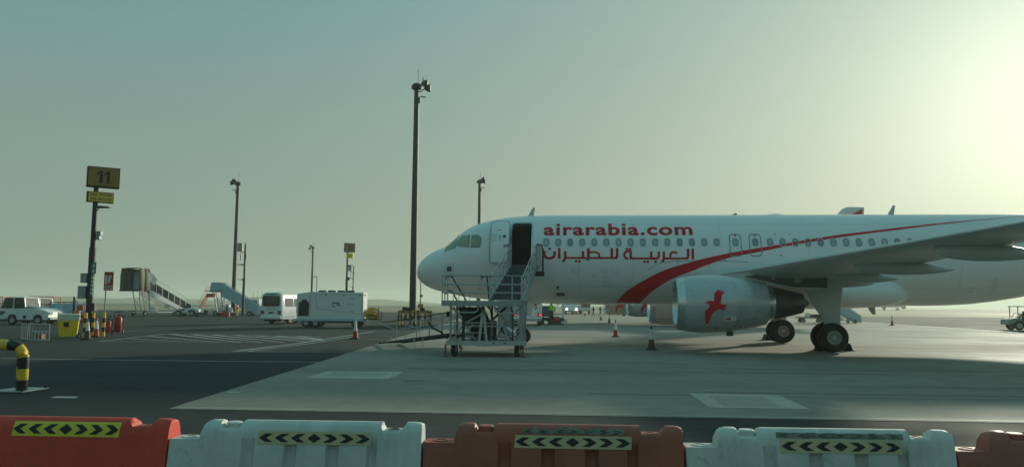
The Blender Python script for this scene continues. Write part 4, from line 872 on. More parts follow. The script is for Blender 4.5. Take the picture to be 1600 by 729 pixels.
for a_, b_, w_ in (((-2.1,28.0,.55),(-1.3,28.0,1.7),.05),((-1.3,28.0,.55),(-2.1,28.0,1.7),.05),((-.6,28.2,.55),(.3,28.2,1.7),.06),((.3,28.2,.55),(-.6,28.2,1.7),.06),((-2.1,27.4,1.15),(.4,27.4,1.15),.05),((-2.1,27.4,.8),(-.9,27.4,.8),.04),((-.5,27.1,1.7),(-.1,27.1,.55),.05),((-1.8,26.9,.55),(-1.35,26.9,1.1),.05)):
    MB().bar(S(*a_),S(*b_),w_).build('lattice_bar', 'steel', st)
MB().box(S(-.55,30.6,.55),S(-.05,31.2,1.75)).build('nose_gear_panel', 'white', st, bevel=.03)  # white box stands for the pale nose gear panel behind the stairs
f0 = r0.lerp(r1,.45); MB().tube([f0, Vector((f0.x,f0.y,.02)), Vector((f0.x,f0.y,.02))+sdv*.5, f0+sdv*.5], .03, 6).build('foot_frame', 'white', rp)
f0 = r0.lerp(r1,.06); MB().tube([f0+sdv, Vector((f0.x,f0.y,.02))+sdv], .04, 6).build('foot_post', 'steel', rp)
MB().lathe([(0,.10),(.16,.10),(.16,.001)], r0+Vector((-.1,0,.74)), (1,0,0), 12).build('hinge_knob', 'black', rp)
MB().tube([r1+Vector((0.1,0,.02)), r1+Vector((.15,0,.30)), r1+Vector((.4,.2,.36)), r1+Vector((.6,.35,.06))], .02, 6).build('end_loop', 'steel', rp)
# ------------------------------------------------------------------ people
def person(label, loc, rz, top, legs, pose='stand', h_=1.74, group='ground crew', extra=None):
    o = thing('person', label, 'person', loc, rz, group)
    me = bpy.data.meshes.new('body'); k = h_/1.74
    V = {'pel':(0,0,.93),'wst':(0,0,1.08),'ch':(0,.01,1.30),'nk':(0,.01,1.48),'hd':(0,-.02,1.58),'tp':(0,-.01,1.70)}
    R_ = {'pel':.15,'wst':.135,'ch':.16,'nk':.055,'hd':.085,'tp':.075}
    walk = .26 if pose == 'walk' else .03
    for s, sg in (('l',1),('r',-1)):
        f = sg*walk
        V.update({'h'+s:(sg*.09,0,.88),'k'+s:(sg*.10,-f*.45-.02,.48),'a'+s:(sg*.10,-f+.03,.09),'t'+s:(sg*.11,-f-.14,.035)})
        R_.update({'h'+s:.095,'k'+s:.062,'a'+s:.042,'t'+s:.035})
        if pose == 'sit': V.update({'k'+s:(sg*.11,-.42,.92),'a'+s:(sg*.11,-.45,.50),'t'+s:(sg*.11,-.6,.45)})
        V.update({'s'+s:(sg*.19,.01,1.41),'e'+s:(sg*.24,f*.5+.02,1.14),'w'+s:(sg*.23,f*.9-.10,.92),'f'+s:(sg*.22,f*.9-.14,.83)})
        if pose in ('reach','sit'): V.update({'e'+s:(sg*.24,-.20,1.18),'w'+s:(sg*.18,-.42,1.20),'f'+s:(sg*.16,-.50,1.20)})
        R_.update({'s'+s:.062,'e'+s:.046,'w'+s:.034,'f'+s:.032})
    E_ = [('pel','wst'),('wst','ch'),('ch','nk'),('nk','hd'),('hd','tp')]
    for s in 'lr': E_ += [('pel','h'+s),('h'+s,'k'+s),('k'+s,'a'+s),('a'+s,'t'+s),('ch','s'+s),('s'+s,'e'+s),('e'+s,'w'+s),('w'+s,'f'+s)]
    ks = list(V); me.from_pydata([tuple(c_*k for c_ in V[q]) for q in ks], [(ks.index(a), ks.index(b)) for a, b in E_], [])
    tmp = bpy.data.objects.new('tmp', me); COL.objects.link(tmp); sk = tmp.modifiers.new('skin','SKIN'); tmp.modifiers.new('sub','SUBSURF').levels = 1
    for i, q in enumerate(ks): me.skin_vertices[0].data[i].radius = (R_[q]*k,)*2; me.skin_vertices[0].data[i].use_root = (q == 'pel')
    bpy.context.view_layer.update(); bm_ = bpy.data.meshes.new_from_object(tmp.evaluated_get(bpy.context.evaluated_depsgraph_get())); bpy.data.objects.remove(tmp)
    b = put('body', bm_, 'skinp', o, smooth=80)
    for m_ in (legs, top, 'rubber', 'hair'): bm_.materials.append(M[m_])
    for f in bm_.polygons:
        x, y, z = f.center/k
        arm = abs(x) > .19
        if z < .11 or (pose == 'sit' and y < -.5 and z < .55): f.material_index = 3
        elif arm: f.material_index = 2 if z > (.95 if pose != 'reach' else 1.0) and not (pose in ('reach','sit') and y < -.38) else 0
        elif z < .98 or (pose == 'sit' and y < -.2 and z < 1.05): f.material_index = 1
        elif z < 1.47: f.material_index = 2
        elif z > 1.64 or (y > .02 and z > 1.52): f.material_index = 4
    return o
# ------------------------------------------------------------------ left foreground of the stand
def tractor(label, loc, rz, group=None):
    o = thing('tow_vehicle', label, 'tow vehicle', loc, rz, 'white tow vehicles by the yellow bin')
    B = MB(); W = .85
    B.prism([(.12,.42),(.16,.80),(.36,1.15),(.75,1.22),(2.75,1.24),(3.6,1.2),(4.2,1.06),(4.36,.98),(4.4,.45),(4.3,.36),(3.9,.36),(3.86,.62),(3.7,.76),(3.4,.76),(3.2,.62),(3.16,.36),(1.85,.36),(1.82,.62),(1.66,.76),(1.3,.76),(1.12,.62),(1.08,.40)], 'y', -W, W)
    B.build('body', 'white', o, bevel=.04)
    C = MB(); z0, z1 = 1.23, 2.05
    for x0, xt in ((.42,.78),(1.5,1.52),(2.5,2.32)):
        for y in (-W+.05, W-.05): C.bar((x0,y,z0),(xt,y*.94,z1),.07,.09)
    C.prism([(.74,z1),(2.36,z1),(2.33,z1+.06),(.82,z1+.06)], 'y', -.82, .82); C.build('cab_frame', 'white', o, bevel=.01)
    for a in (((.50,z0),(1.45,z0),(1.47,z1),(.82,z1)), ((1.56,z0),(2.42,z0),(2.28,z1),(1.58,z1))):
        for y in (-W+.06, W-.06): MB().prism(list(a), 'y', y-.006, y+.006).build('side_window', 'glass', o)
    MB().add([(2.49,-.72,z0),(2.49,.72,z0),(2.34,.70,z1),(2.34,-.70,z1)], [(0,1,2,3)]).build('windscreen', 'screen', o)
    MB().prism([(1.85,1.24),(2.2,1.46),(3.35,1.30),(3.5,1.22)], 'y', -.7, .7).build('bonnet', 'greysteel', o, bevel=.02)
    for y in (-.58,.58): MB().box((4.38,y-.2,.78),(4.43,y+.2,.96)).build('headlight', 'pane', o)
    MB().box((4.36,-.8,.40),(4.52,.8,.58)).build('bumper', 'greysteel', o, bevel=.02)
    MB().box((2.35,-W-.02,.48),(2.6,-W,.70)).build('fuel_flap', 'black', o)
    MB().prism([(.30,.75),(.5,1.05),(.95,1.02),(.7,.72)], 'y', -W-.012, -W-.004).build('door_emblem', 'seal', o)
    for x in (1.47, 3.53):
        for y in (-W+.12, W-.12): wheel(o, x, y, .36, .36, .22, .55)
    MB().box((.3,-.7,.30),(4.2,.7,.42)).build('underframe', 'black', o)
    return o
tr = tractor('white pickup-like tow vehicle parked side-on at the left edge', G(2,506)+Vector((0,0,0)), R(-4))
tr2 = dup(tr, 'second white tow vehicle half hidden behind the first, its headlights showing', G(14,500.5)+Vector((0,0,0)), R(-9)); tr2.location.x += 1.2
def cage_cart(label, loc, rz, m_, tarp=None, L_=2.6, H=1.9):
    o = thing('baggage_cart', label, 'baggage cart', loc, rz, 'baggage carts'); 
    MB().box((0,-.7,.42),(L_,.7,.54)).build('bed', 'darksteel', o, bevel=.01)
    for x in (.04, L_/2, L_-.04):
        for y in (-.67,.67): MB().bar((x,y,.54),(x,y,H),.06).build('post', m_, o)
    MB().bar((0,-.67,H),(L_,-.67,H),.06).bar((0,.67,H),(L_,.67,H),.06).bar((.03,-.7,H),(.03,.7,H),.05).bar((L_-.03,-.7,H),(L_-.03,.7,H),.05).build('top_rail', m_, o)
    for y in (-.67,.67):
        if tarp: 
            for x0, x1 in ((.1,L_/2-.06),(L_/2+.06,L_-.1)): MB().box((x0,y-.015,.7),(x1,y+.015,H-.12)).build('tarpaulin_panel', tarp, o)
        else:
            for k in range(1, 9): MB().bar((L_*k/9,y,.54),(L_*k/9,y,H),.025).build('cage_bar', m_, o)
            for z in (.9,1.3,1.6): MB().bar((0,y,z),(L_,y,z),.025).build('cage_rail', m_, o)
    for x in (.45, L_-.45):
        for y in (-.6,.6): wheel(o, x, y, .22, .22, .14, .5)
    MB().bar((L_,0,.4),(L_+.8,0,.3),.05).build('drawbar', 'darksteel', o)
    return o
cage_cart('red barred baggage cart behind the white tow vehicle', G(49,499.5), R(4), 'orange', None, 2.3, 2.25)
cage_cart('rust red barred cart at the far left edge behind the tow vehicle', G(-30,499.5), R(4), 'orange', None, 2.3, 2.2)
cage_cart('baggage cart with pale blue side panels behind the yellow bin', G(83,501), R(2), 'black', 'blue', 2.5, 1.75)
ol = thing('engine_lifter', 'orange hand lifter with black mast behind the yellow bin', 'lifter', G(124,505), R(20))
MB().box((-.35,-.3,.2),(.35,.3,.75)).box((-.45,-.25,.2),(.0,.25,1.05)).build('body', 'orange', ol, bevel=.03); MB().box((-.55,-.06,.1),(-.42,.06,2.2)).box((-.55,.3,.1),(-.42,.42,2.0)).build('mast', 'black', ol)
MB().box((-.2,-.25,1.1),(.25,.25,1.5)).build('control_box', 'redp', ol, bevel=.03)
for x in (-.3,.3):
    for y in (-.32,.32): wheel(ol, x, y, .14, .14, .08, .5)
# white tubular pen
rk = thing('wire_pen', 'small white tubular pen standing on the asphalt left of the yellow bin', 'pen', G(63,531.5), R(0))
def pen(p, q, nb, mid, hh=.72):
    p, q = Vector(p), Vector(q); up = Vector((0,0,hh))
    for a, b in ((p,q),(p+up,q+up),(p,p+up),(q,q+up))+(((p+up*.55,q+up*.55),) if mid else ()): MB().tube([a,b], .018, 6).build('frame_tube', 'white', rk)
    for k in range(1, nb): a = p.lerp(q, k/nb); MB().tube([a, a+(up*.55 if mid else up)], .012, 6).build('bar', 'white', rk)
pen((-.42,0,.03),(.40,0,.03),5,True); pen((-.42,0,.03),(-1.45,.9,.03),5,False)
MB().box((-.45,.3,.03),(-.15,.6,.28)).build('tray', 'brownred', rk, bevel=.02)
# yellow bin
yb = thing('wheeled_bin', 'bright yellow wheeled bin with white bagged lid left of the stand 11 post', 'bin', G(106,528), R(28))
rg = [[Vector((x*k,y*k,z)) for x,y in rrect(-.46,-.40,.46,.40,.08)] for z,k in ((.10,.84),(.5,.92),(.92,1.0))]
MB().loft(rg).build('body', mat('bin_yellow', (.90,.60,.02), .45, var=.06, dirt=(.4,.35,.05), dirt_amt=.3), yb, smooth=40)
MB().loft([[Vector((x*k,y*k,z)) for x,y in rrect(-.46,-.40,.46,.40,.08)] for z,k in ((.88,1.02),(.92,1.06),(1.0,1.05),(1.10,1.04),(1.12,1.07),(1.17,1.05),(1.20,.9))]).build('lid', mat('bin_liner', (.62,.64,.52), .6, var=.15, scale=6, bump=.6, bscale=9), yb, smooth=50)
MB().box((-.2,-.44,.58),(.02,-.395,.80)).build('label_plate', 'black', yb)
for y in (-.34,.34): wheel(yb, .48, y, .12, .12, .07, .5)
MB().tube([(.50,-.36,1.08),(.60,-.36,1.12),(.60,.36,1.12),(.50,.36,1.08)], .022, 6).build('handle', 'rubber', yb)
# stand sign posts
def stand_post(label, loc, number, H, lower=None, big=True, back=False, w_=1.55, hh=1.08, yaw=R(33)):
    o = thing('stand_sign', label, 'stand sign', loc, 0, 'stand signs'); 
    MB().cyl((0,0,0),(0,0,H*.52),.17,.165,14).cyl((0,0,H*.52),(0,0,H-.2),.13,.115,14).build('pole', 'darksteel', o)
    s = MB().box((-w_*.30,-.24,0),(w_*.70,.24,hh)).build('number_box', 'panel' if back else 'darksteel', o, bevel=.02); s.location = (0,0,H-hh); s.rotation_euler = (0,0,yaw)
    if not back:
        f = MB().box((-w_*.30+.05,-.252,.05),(w_*.70-.05,-.243,hh-.05)).build('number_face', 'signy', s)
        dg = MB(); x = w_*.20-.30; z0, z1 = hh*.5-.33, hh*.5+.33; y0, y1 = -.258, -.2525
        for ch in number:
            if ch == '1': dg.prism([(x+.11,z0),(x+.25,z0),(x+.25,z1),(x+.13,z1),(x-.01,z1-.11),(x-.01,z1-.24),(x+.11,z1-.16)], 'y', y0, y1)
            else:
                oc = [(x+.17+math.cos(R(a))*.21, hh*.5+math.sin(R(a))*.335) for a in range(0,360,20)]; ic = [(x+.17+math.cos(R(a))*.085, hh*.5+math.sin(R(a))*.20) for a in range(0,360,20)]
                dg.add([(a,y0,b) for a,b in oc]+[(a,y0,b) for a,b in ic], [(k,(k+1)%18,(k+1)%18+18,k+18) for k in range(18)])
            x += .34
        dg.build('stand_number', 'black', s, smooth=0)
    if lower:
        q = MB().box((-.42,-.16,0),(.85,.16,.56)).build('position_box', 'darksteel', o, bevel=.015); q.location = (0,0,H-hh-.80); q.rotation_euler = (0,0,yaw+R(5))
        MB().box((-.36,-.172,.03),(.82,-.163,.53)).build('position_face', 'signbright', q)
        for k, t in enumerate(lower): text_on(t, .19, q, (.23,-.177,.395-.24*k), (R(90),0,0), 'panel', .004, 'position_text')
    return o
def floodlight(o, p, d=1, sz=.5, name='floodlight'):
    x, y, z = p
    f = MB().loft([[Vector((x+d*a,y+b,z+c_)) for b,c_ in ((-.2*sz,-.05*sz),(.2*sz,-.05*sz),(.2*sz,.14*sz),(-.2*sz,.14*sz))] for a in (0,.2*sz)]+[[Vector((x+d*sz*1.1,y+b,z+c_)) for b,c_ in ((-.3*sz,-.02*sz),(.3*sz,-.02*sz),(.3*sz,.06*sz),(-.3*sz,.06*sz))]]).build(name, 'darksteel', o, bevel=.01)
    MB().tube([(0,0,z-.25),(x-d*.05,y,z-.2),(x+d*.1,y,z)], .03, 6).build('bracket', 'darksteel', o)
    return f
p11 = stand_post('dark post with the big stand number 11 and a yellow coordinates sign', G(137,525), '11', 8.92, ("N25 19'27.87", "E55 30'10.90"))
floodlight(p11, (.18,-.1,6.75), 1, .62)
for z, w_ in ((5.28,.26),(5.05,.2)): MB().box((.18,-.14,z),(.18+w_,.12,z+.22)).build('camera_housing', 'greysteel', p11, bevel=.02)
MB().bar((0,0,5.2),(.3,0,5.2),.06).build('bracket', 'darksteel', p11)
for z0, z1, x0, x1 in ((2.78,3.28,-.46,-.14),(1.95,2.62,-.56,-.16)): MB().box((x0,-.2,z0),(x1,.15,z1)).build('junction_box', 'greysteel', p11, bevel=.02)
MB().box((.10,-.22,3.25),(.36,-.19,3.85)).build('exit_sign', 'green', p11)
MB().prism([(.14,3.62),(.30,3.62),(.30,3.78)], 'y', -.228, -.221).build('exit_arrow', 'white', p11); MB().box((.16,-.228,3.36),(.29,-.221,3.44)).box((.20,-.2285,3.30),(.25,-.2205,3.50)).build('exit_cross', 'white', p11)
MB().box((.10,-.21,2.08),(.24,-.18,3.2)).build('information_strip', 'green', p11)
for k in range(5): MB().box((.13,-.217,2.2+.2*k),(.24,-.211,2.29+.2*k)).build('information_line', 'white', p11)
MB().box((.12,-.3,1.30),(.42,0,1.72)).build('switch_box', 'black', p11, bevel=.02)
stand_post('dark post with stand number 10 above the white power unit trailer', P(541,470,106)*1 - Vector((0,0,P(541,470,106).z)), '10', 10.1, None, w_=1.45, hh=1.25)
o10 = [x for x in bpy.data.objects if x.name.startswith('stand_sign') and x.parent is None][-1]
MB().box((-.1,-.2,0),(.78,.2,.62)).build('position_box', 'signbright', o10, bevel=.02).location = (0,0,8.05)
floodlight(o10, (.15,-.1,7.0), 1, .6); MB().box((.1,-.15,5.0),(.4,.15,5.4)).build('camera_housing', 'darksteel', o10)
for u, Y, H, lab in ((380,104,9.9,'dark post with blank sign back beside the blue stairs, left of the minibus'), (551,178,10.6,'farther thin post with blank sign back just right of the stand 10 post')):
    p = P(u,470,Y); o = stand_post(lab, (p.x,Y,0), '', H*1.0, None, back=True, w_=.1, hh=.1)
    k = 1.0 if Y < 150 else 1.15
    MB().box((-1.05*k,-.2,0),(-.35*k,.2,1.15*k)).build('sign_back', 'greysteel', o, bevel=.02).location = (0,0,H-1.2*k); MB().bar((-.6,0,H-1.3*k),(.1,0,H-1.3*k),.07).build('arm', 'darksteel', o)
    MB().box((-.6,-.1,H-2.3),(-.45,.1,H-1.5)).box((.1,-.1,H-2.2),(.25,.1,H-1.5)).build('signal_box', 'greysteel', o)
    floodlight(o, (-.15,0,H-3.0), -1, .8); floodlight(o, (-.15,0,H-5.0), -1, .6)
# red fire point sign
fs = thing('fire_point_sign', 'red and white fire point sign on a thin post beside the extinguishers', 'sign', G(161.5,524), R(12))
MB().cyl((0,0,0),(0,0,3.35),.035,.035,10).build('post', 'greysteel', fs); MB().box((-.10,-.06,2.40),(.36,-.035,3.40)).build('sign_plate', 'redp', fs)
MB().box((-.05,-.068,2.75),(.06,-.061,3.22)).box((.10,-.068,2.80),(.20,-.061,3.05)).box((.12,-.068,3.05),(.26,-.061,3.20)).build('pictogram', 'cone_white', fs)
for k in range(3): MB().box((-.07,-.068,2.45+.09*k),(.33,-.061,2.49+.09*k)).build('text_line', 'cone_white', fs)
# striped bollards
for u, v, lab in ((132,526,'striped bollard behind the dark cone, left of the post'), (144,525,'striped bollard directly right of the stand 11 post'), (161,525,'striped bollard at the foot of the fire point sign')):
    o = thing('striped_bollard', 'yellow and black '+lab, 'bollard', G(u,v), 0, 'striped bollards')
    for k in range(5): MB().cyl((0,0,.24*k),(0,0,.24*(k+1)),.085,.085,14).build('yellow_band' if k % 2 == 0 else 'black_band', 'yellow' if k % 2 == 0 else 'black', o)
    MB().sphere((0,0,1.2), .085, 12, (1,1,.4)).build('cap', 'yellow', o)
# wheeled extinguishers
for u, v, k, lab in ((184,521.5,1.0,'large red wheeled fire extinguisher, right one of the pair'), (168,522,.8,'smaller red wheeled fire extinguisher between bollard and larger extinguisher')):
    o = thing('fire_extinguisher', lab, 'fire extinguisher', G(u,v), R(15), 'fire extinguishers')
    MB().lathe([(.10*k,.05*k),(.12*k,.17*k),(.18*k,.20*k),(.86*k,.20*k),(.95*k,.17*k),(1.0*k,.07*k),(1.05*k,.05*k),(1.06*k,.001)], n=20).build('cylinder', 'redp', o, smooth=50)
    MB().lathe([(1.03*k,.055*k),(1.10*k,.055*k),(1.12*k,.03*k),(1.16*k,.001)], n=12).build('valve', 'black', o)
    MB().tube([(-.22*k,.12*k,.15*k),(-.24*k,.14*k,1.1*k),(-.20*k,.1*k,1.24*k),(.20*k,.1*k,1.24*k),(.24*k,.14*k,1.1*k),(.22*k,.12*k,.15*k)], .02*k, 8).build('trolley_frame', 'black', o)
    MB().tube([(.03*k,0,1.1*k),(.2*k,-.1*k,1.05*k),(.24*k,-.12*k,.7*k),(.2*k,-.14*k,.4*k),(-.05*k,-.21*k,.45*k)], .02*k, 8).build('hose', 'rubber', o)
    for x in (-.24*k,.24*k):
        wheel_ = wheel(o, x, .12*k, .14*k, .14*k, .06*k, .5); wheel_.rotation_euler = (0,0,R(90))
# ------------------------------------------------------------------ boarding stairs far left
def air_stairs(name, label, loc, rz, canopy, paint, Lr=5.4, H=3.3):
    """x runs from the aircraft end (0) down to the foot"""
    o = thing(name, label, 'stairs', loc, rz, 'mobile boarding stairs'); W = .85
    MB().box((-.2,-W-.15,H-.15),(1.5,W+.15,H)).build('platform', 'darksteel', o, bevel=.02)
    zt = lambda x: H-(x-1.5)*(H-.35)/(Lr)
    for y in (-W,W):
        B = MB(); B.prism([(1.45,H-.75),(1.45,H+.02),(1.5+Lr,.40),(1.5+Lr,.10),(1.2+Lr,.10)], 'y', y-.04, y+.04); B.build('stringer', paint, o)
        if canopy:
            MB().bar((1.5,y,zt(1.5)+1.15),(1.5+Lr,y,zt(1.5+Lr)+1.15),.09,.12).build('side_rail', 'white', o)
            for k in range(8):
                x = 1.5+Lr*k/7; MB().bar((x,y,zt(x)),(x,y,zt(x)+1.15),.09).build('window_post', 'white', o)
                if k < 7: x2 = 1.5+Lr*(k+1)/7; MB().prism([(x+.05,zt(x)+.08),(x2-.05,zt(x2)+.08),(x2-.05,zt(x2)+1.08),(x+.05,zt(x)+1.08)], 'y', y-.008, y+.008).build('side_glass', 'glass', o)
            MB().bar((1.5,y,zt(1.5)+1.75),(.9+Lr,y,zt(.9+Lr)+1.65),.04).build('upper_rail', 'greysteel', o)
        else:
            MB().prism([(1.5,zt(1.5)),(1.5+Lr,zt(1.5+Lr)),(1.5+Lr,zt(1.5+Lr)+.95),(1.5,zt(1.5)+.95)], 'y', y-.02, y+.02).build('side_panel', paint, o)
            MB().tube([(1.5,y,zt(1.5)+1.1),(1.5+Lr,y,zt(1.5+Lr)+1.1)], .035, 8).build('handrail', 'steel', o)
            MB().prism([(-.1,H),(1.5,H),(1.5,H+1.15),(.1,H+1.15)], 'y', y*1.1-.02, y*1.1+.02).build('platform_guard', paint, o)
    for k in range(15): x = 1.5+Lr*(k+.5)/15; MB().box((x-.18,-W+.04,zt(x)-.04),(x+.18,W-.04,zt(x))).build('tread', 'greysteel', o)
    for y in (-W+.05,W-.05):
        MB().bar((.3,y,H-.15),(1.0,y,.55),.10).bar((1.35,y,H-.15),(1.75,y,.55),.10).bar((.5,y,2.4),(1.5,y,1.2),.06).bar((1.45,y,2.4),(.75,y,1.4),.05).build('support_leg', 'steel', o)
    MB().box((.3,-W,.40),(Lr+.9,W,.52)).build('chassis', 'white', o, bevel=.02)
    MB().box((2.2,-W-.1,.5),(2.9,-.2,1.15)).build('engine_box', 'white', o, bevel=.04)
    for x in (.8, Lr+.3):
        for y in (-W-.12,W+.12): wheel(o, x, y, .34, .34, .22, .5)
    if canopy:
        cw = W+.70; zt_ = H+2.75
        fb = MB()
        for x0, x1, k0, k1 in ((-1.0,-.1,1.06,1.0),(-.1,.85,1.0,.94)):
            ro = lambda x,k: [Vector((x,-cw*k,H-.2)),Vector((x,-cw*k,H+1.9)),Vector((x,-cw*k*.92,zt_-.06)),Vector((x,-cw*k*.3,zt_)),Vector((x,cw*k*.3,zt_)),Vector((x,cw*k*.92,zt_-.06)),Vector((x,cw*k,H+1.9)),Vector((x,cw*k,H-.2))]
            fb.loft([ro(x0,k0),ro((x0+x1)/2,(k0+k1)/2-.025),ro(x1,k1)], cap=False, closed=False)
        cn = fb.build('canopy', 'canvas', o, smooth=30); cn.modifiers.new('t','SOLIDIFY').thickness = .05
        MB().bar((-1.02,-cw*1.06,H-.22),(-1.02,cw*1.06,H-.22),.14).build('canopy_bumper', 'rubber', o)
        rf = MB(); rf.prism([(.7,H+.95),(1.55,H+.9),(2.1,H+.4),(2.6,H+1.35),(1.5,H+2.25),(.7,H+2.35)], 'y', -W-.12, W+.12); rf.build('roof_cover', 'white', o, bevel=.05)
        MB().box((.74,-cw*.93,H-.1),(.80,cw*.93,zt_-.15)).build('canopy_back', 'panel', o)
        MB().box((.66,-.25,H),(.72,cw*.72,H+2.2)).build('inner_panel', 'blue', o)
    else:
        MB().box((-1.0,-.05,H-.08),(-.1,.05,H+.02)).build('bumper_arm', 'darksteel', o)
    return o
cs = air_stairs('boarding_stairs', 'covered boarding stairs with beige canopy standing far left beyond the asphalt', P(211,470,100)*1-Vector((0,0,P(211,470,100).z)), R(69), True, 'white', 7.4, 3.45)
bs = air_stairs('boarding_stairs', 'pale blue sided boarding stairs behind the light mast, left of the minibus', P(331,470,106)-Vector((0,0,P(331,470,106).z)), R(6), False, 'blue', 5.0, 3.4)
sB = dup(bs, 'small pale blue boarding stairs under the jet seen behind the main landing gear', P(1287,470,86)-Vector((0,0,P(1287,470,86).z)), R(8)); sB.scale = (.62,.75,.62)
# small tow car, works truck, orange steps
tc_ = thing('tow_car', 'small open white tow car with big wheels before the blue stairs', 'tow car', G(273,493.5)+Vector((0,0,0)), R(-3), 'open tow cars')
def low_tractor(o, paint='white', canopy=False):
    MB().prism([(0,.45),(.05,.85),(.5,1.0),(1.05,1.0),(1.15,.72),(1.55,.72),(1.75,1.08),(2.9,1.05),(3.5,.9),(3.55,.5),(3.1,.45),(3.0,.7),(2.75,.82),(2.45,.82),(2.2,.7),(2.1,.42),(1.3,.42),(1.2,.66),(.95,.76),(.65,.76),(.42,.64),(.35,.45)], 'y', -.75, .75).build('body', paint, o, bevel=.05)
    MB().box((1.2,-.55,.74),(1.5,.55,.95)).box((1.62,-.55,.9),(1.74,.55,1.45)).build('seat', 'black', o, bevel=.04)
    MB().tube([(1.02,-.2,1.0),(1.12,-.2,1.25)], .02).lathe([(0,.17),(.03,.17),(.03,.13),(0,.13)], (1.12,-.2,1.25), (.5,0,.9), 14).build('steering_wheel', 'black', o)
    MB().tube([(.85,-.65,1.0),(1.05,-.62,1.35),(1.05,.62,1.35),(.85,.65,1.0)], .025).build('windscreen_frame', 'black', o)
    for y in (-.55,.55): MB().lathe([(0,.09),(-.03,.09),(-.04,.001)], (.02,y,.72), (1,0,0), 12).build('headlight', 'pane', o)
    for x in (.8,2.6):
        for y in (-.68,.68): wheel(o, x, y, .38, .38, .24, .6)
    if canopy:
        for x in (.75,2.0):
            for y in (-.68,.68): MB().bar((x,y,.95),(x,y,1.9),.06).build('canopy_post', 'steel', o)
        MB().box((.65,-.75,1.9),(2.15,.75,1.97)).build('canopy_roof', 'greysteel', o, bevel=.02)
        MB().box((2.02,-.62,1.1),(2.05,.62,1.85)).build('rear_screen', 'pane', o)
low_tractor(tc_)
tR = thing('tow_car', 'grey baggage tractor with canopy at the right edge of the apron', 'tow car', G(1570,515), R(-8), 'open tow cars'); low_tractor(tR, 'greysteel', True)
pd = person('driver in dark clothes sitting in the canopied tractor at the right edge', tR.location+Vector((1.45,-.25,-.12)), R(-98), 'cloth_dark', 'cloth_dark', 'sit')
os_ = thing('service_steps', 'orange folding service steps on a flatbed behind the small tow car', 'service steps', P(313,470,112)-Vector((0,0,P(313,470,112).z)), R(4))
MB().box((0,-.8,.7),(4.4,.8,.9)).build('flatbed', 'white', os_, bevel=.02)
MB().box((1.0,-.5,3.0),(2.2,.5,3.1)).build('platform', 'orange', os_); MB().box((1.0,-.53,2.55),(2.2,-.5,3.0)).build('platform_skirt', 'redp', os_)
for y in (-.5,.5):
    MB().bar((0,y,.9),(1.1,y,3.0),.12).build('stringer', 'orange', os_); MB().tube([(-.1,y,1.7),(1.0,y,4.0),(2.2,y,4.0),(2.2,y,3.1)], .03).build('handrail', 'orange', os_); MB().bar((2.0,y,3.0),(2.6,y,.9),.08).build('support', 'steel', os_)
    for x in (2.7,3.3): MB().tube([(x,y,.9),(x-.2,y,2.6)], .05).build('support_rod', 'white', os_)
for k in range(7): MB().box((.05+.15*k,-.48,1.1+.27*k),(.3+.15*k,.48,1.14+.27*k)).build('tread', 'orange', os_)
for x in (.6,3.6):
    for y in (-.7,.7): wheel(os_, x, y, .36, .36, .25, .5)
MB().box((2.9,-.7,.9),(4.3,.7,1.5)).build('equipment_box', 'white', os_, bevel=.04)
person('worker in yellow overalls and orange vest beside the dark post near the blue stairs', G(370.5,495), R(80), 'orange', 'signbright', 'reach')
person('worker in dark clothes standing behind the red crate near the blue stairs', G(354,494), R(120), 'cloth_dark', 'cloth_dark', 'stand')
rc = thing('crate', 'red crate on the ground left of the yellow-clad worker', 'crate', G(352,494.5), R(8)); MB().box((-.5,-.35,0),(.5,.35,.08)).box((-.5,-.35,.08),(-.44,.35,.62)).box((.44,-.35,.08),(.5,.35,.62)).box((-.44,-.35,.08),(.44,-.30,.55)).box((-.44,.30,.08),(.44,.35,.62)).build('crate_shell', 'redp', rc, bevel=.01); MB().box((-.42,-.28,.08),(.42,.28,.5)).build('contents', 'brownred', rc, bevel=.05)
for k in range(3): MB().box((-.5,-.365,.12+.16*k),(.5,-.352,.20+.16*k)).build('slat', 'redp', rc)
rd_ = thing('hand_cart', 'red hand cart standing just left of the minibus', 'hand cart', G(393,493), R(10)); MB().box((-.7,-.4,.25),(.7,.4,.35)).build('bed', 'redp', rd_); MB().tube([(-.65,-.3,.35),(-.75,-.3,1.3),(-.75,.3,1.3),(-.65,.3,.35)], .03).tube([(.1,-.3,.35),(.1,-.3,1.5),(.1,.3,1.5),(.1,.3,.35)], .03).build('handle', 'redp', rd_)
for x in (-.2,.35): MB().lathe([(.35,.14),(1.35,.14),(1.5,.06),(1.55,.001)], (x,0,0), (0,0,1), 12).build('gas_bottle', 'redp' if x > 0 else 'darksteel', rd_)
for y in (-.35,.35): wheel(rd_, 0, y, .16, .16, .08, .5)
# white service truck behind the bus
vt = thing('service_truck', 'white service truck with roof aerials behind the left side of the minibus', 'truck', P(400,470,112)-Vector((0,0,P(400,470,112).z)), R(-12))
MB().prism([(-1.1,.5),(1.0,.5),(1.0,2.35),(-.6,2.4),(-.95,1.6),(-1.15,1.4)], 'y', -.95, 4.0).build('body', 'white', vt, bevel=.05); MB().box((-.4,-.97,1.3),(.7,-.945,2.1)).build('cab_window', 'glass', vt); MB().box((-.97,0,1.6),(-.93,2,2.1)).build('side_window', 'glass', vt)
MB().box((-1.0,.2,2.5),(.9,.5,2.6)).build('light_bar', 'black', vt)
for x in (-.7,0,.7): MB().tube([(x,.4,2.4),(x,.4,3.5)], .02).build('aerial', 'darksteel', vt)
for y in (0,3.1):
    for x in (-.9,.85): q = wheel(vt, x, y, .38, .38, .24, .5); q.rotation_euler = (0,0,R(90))
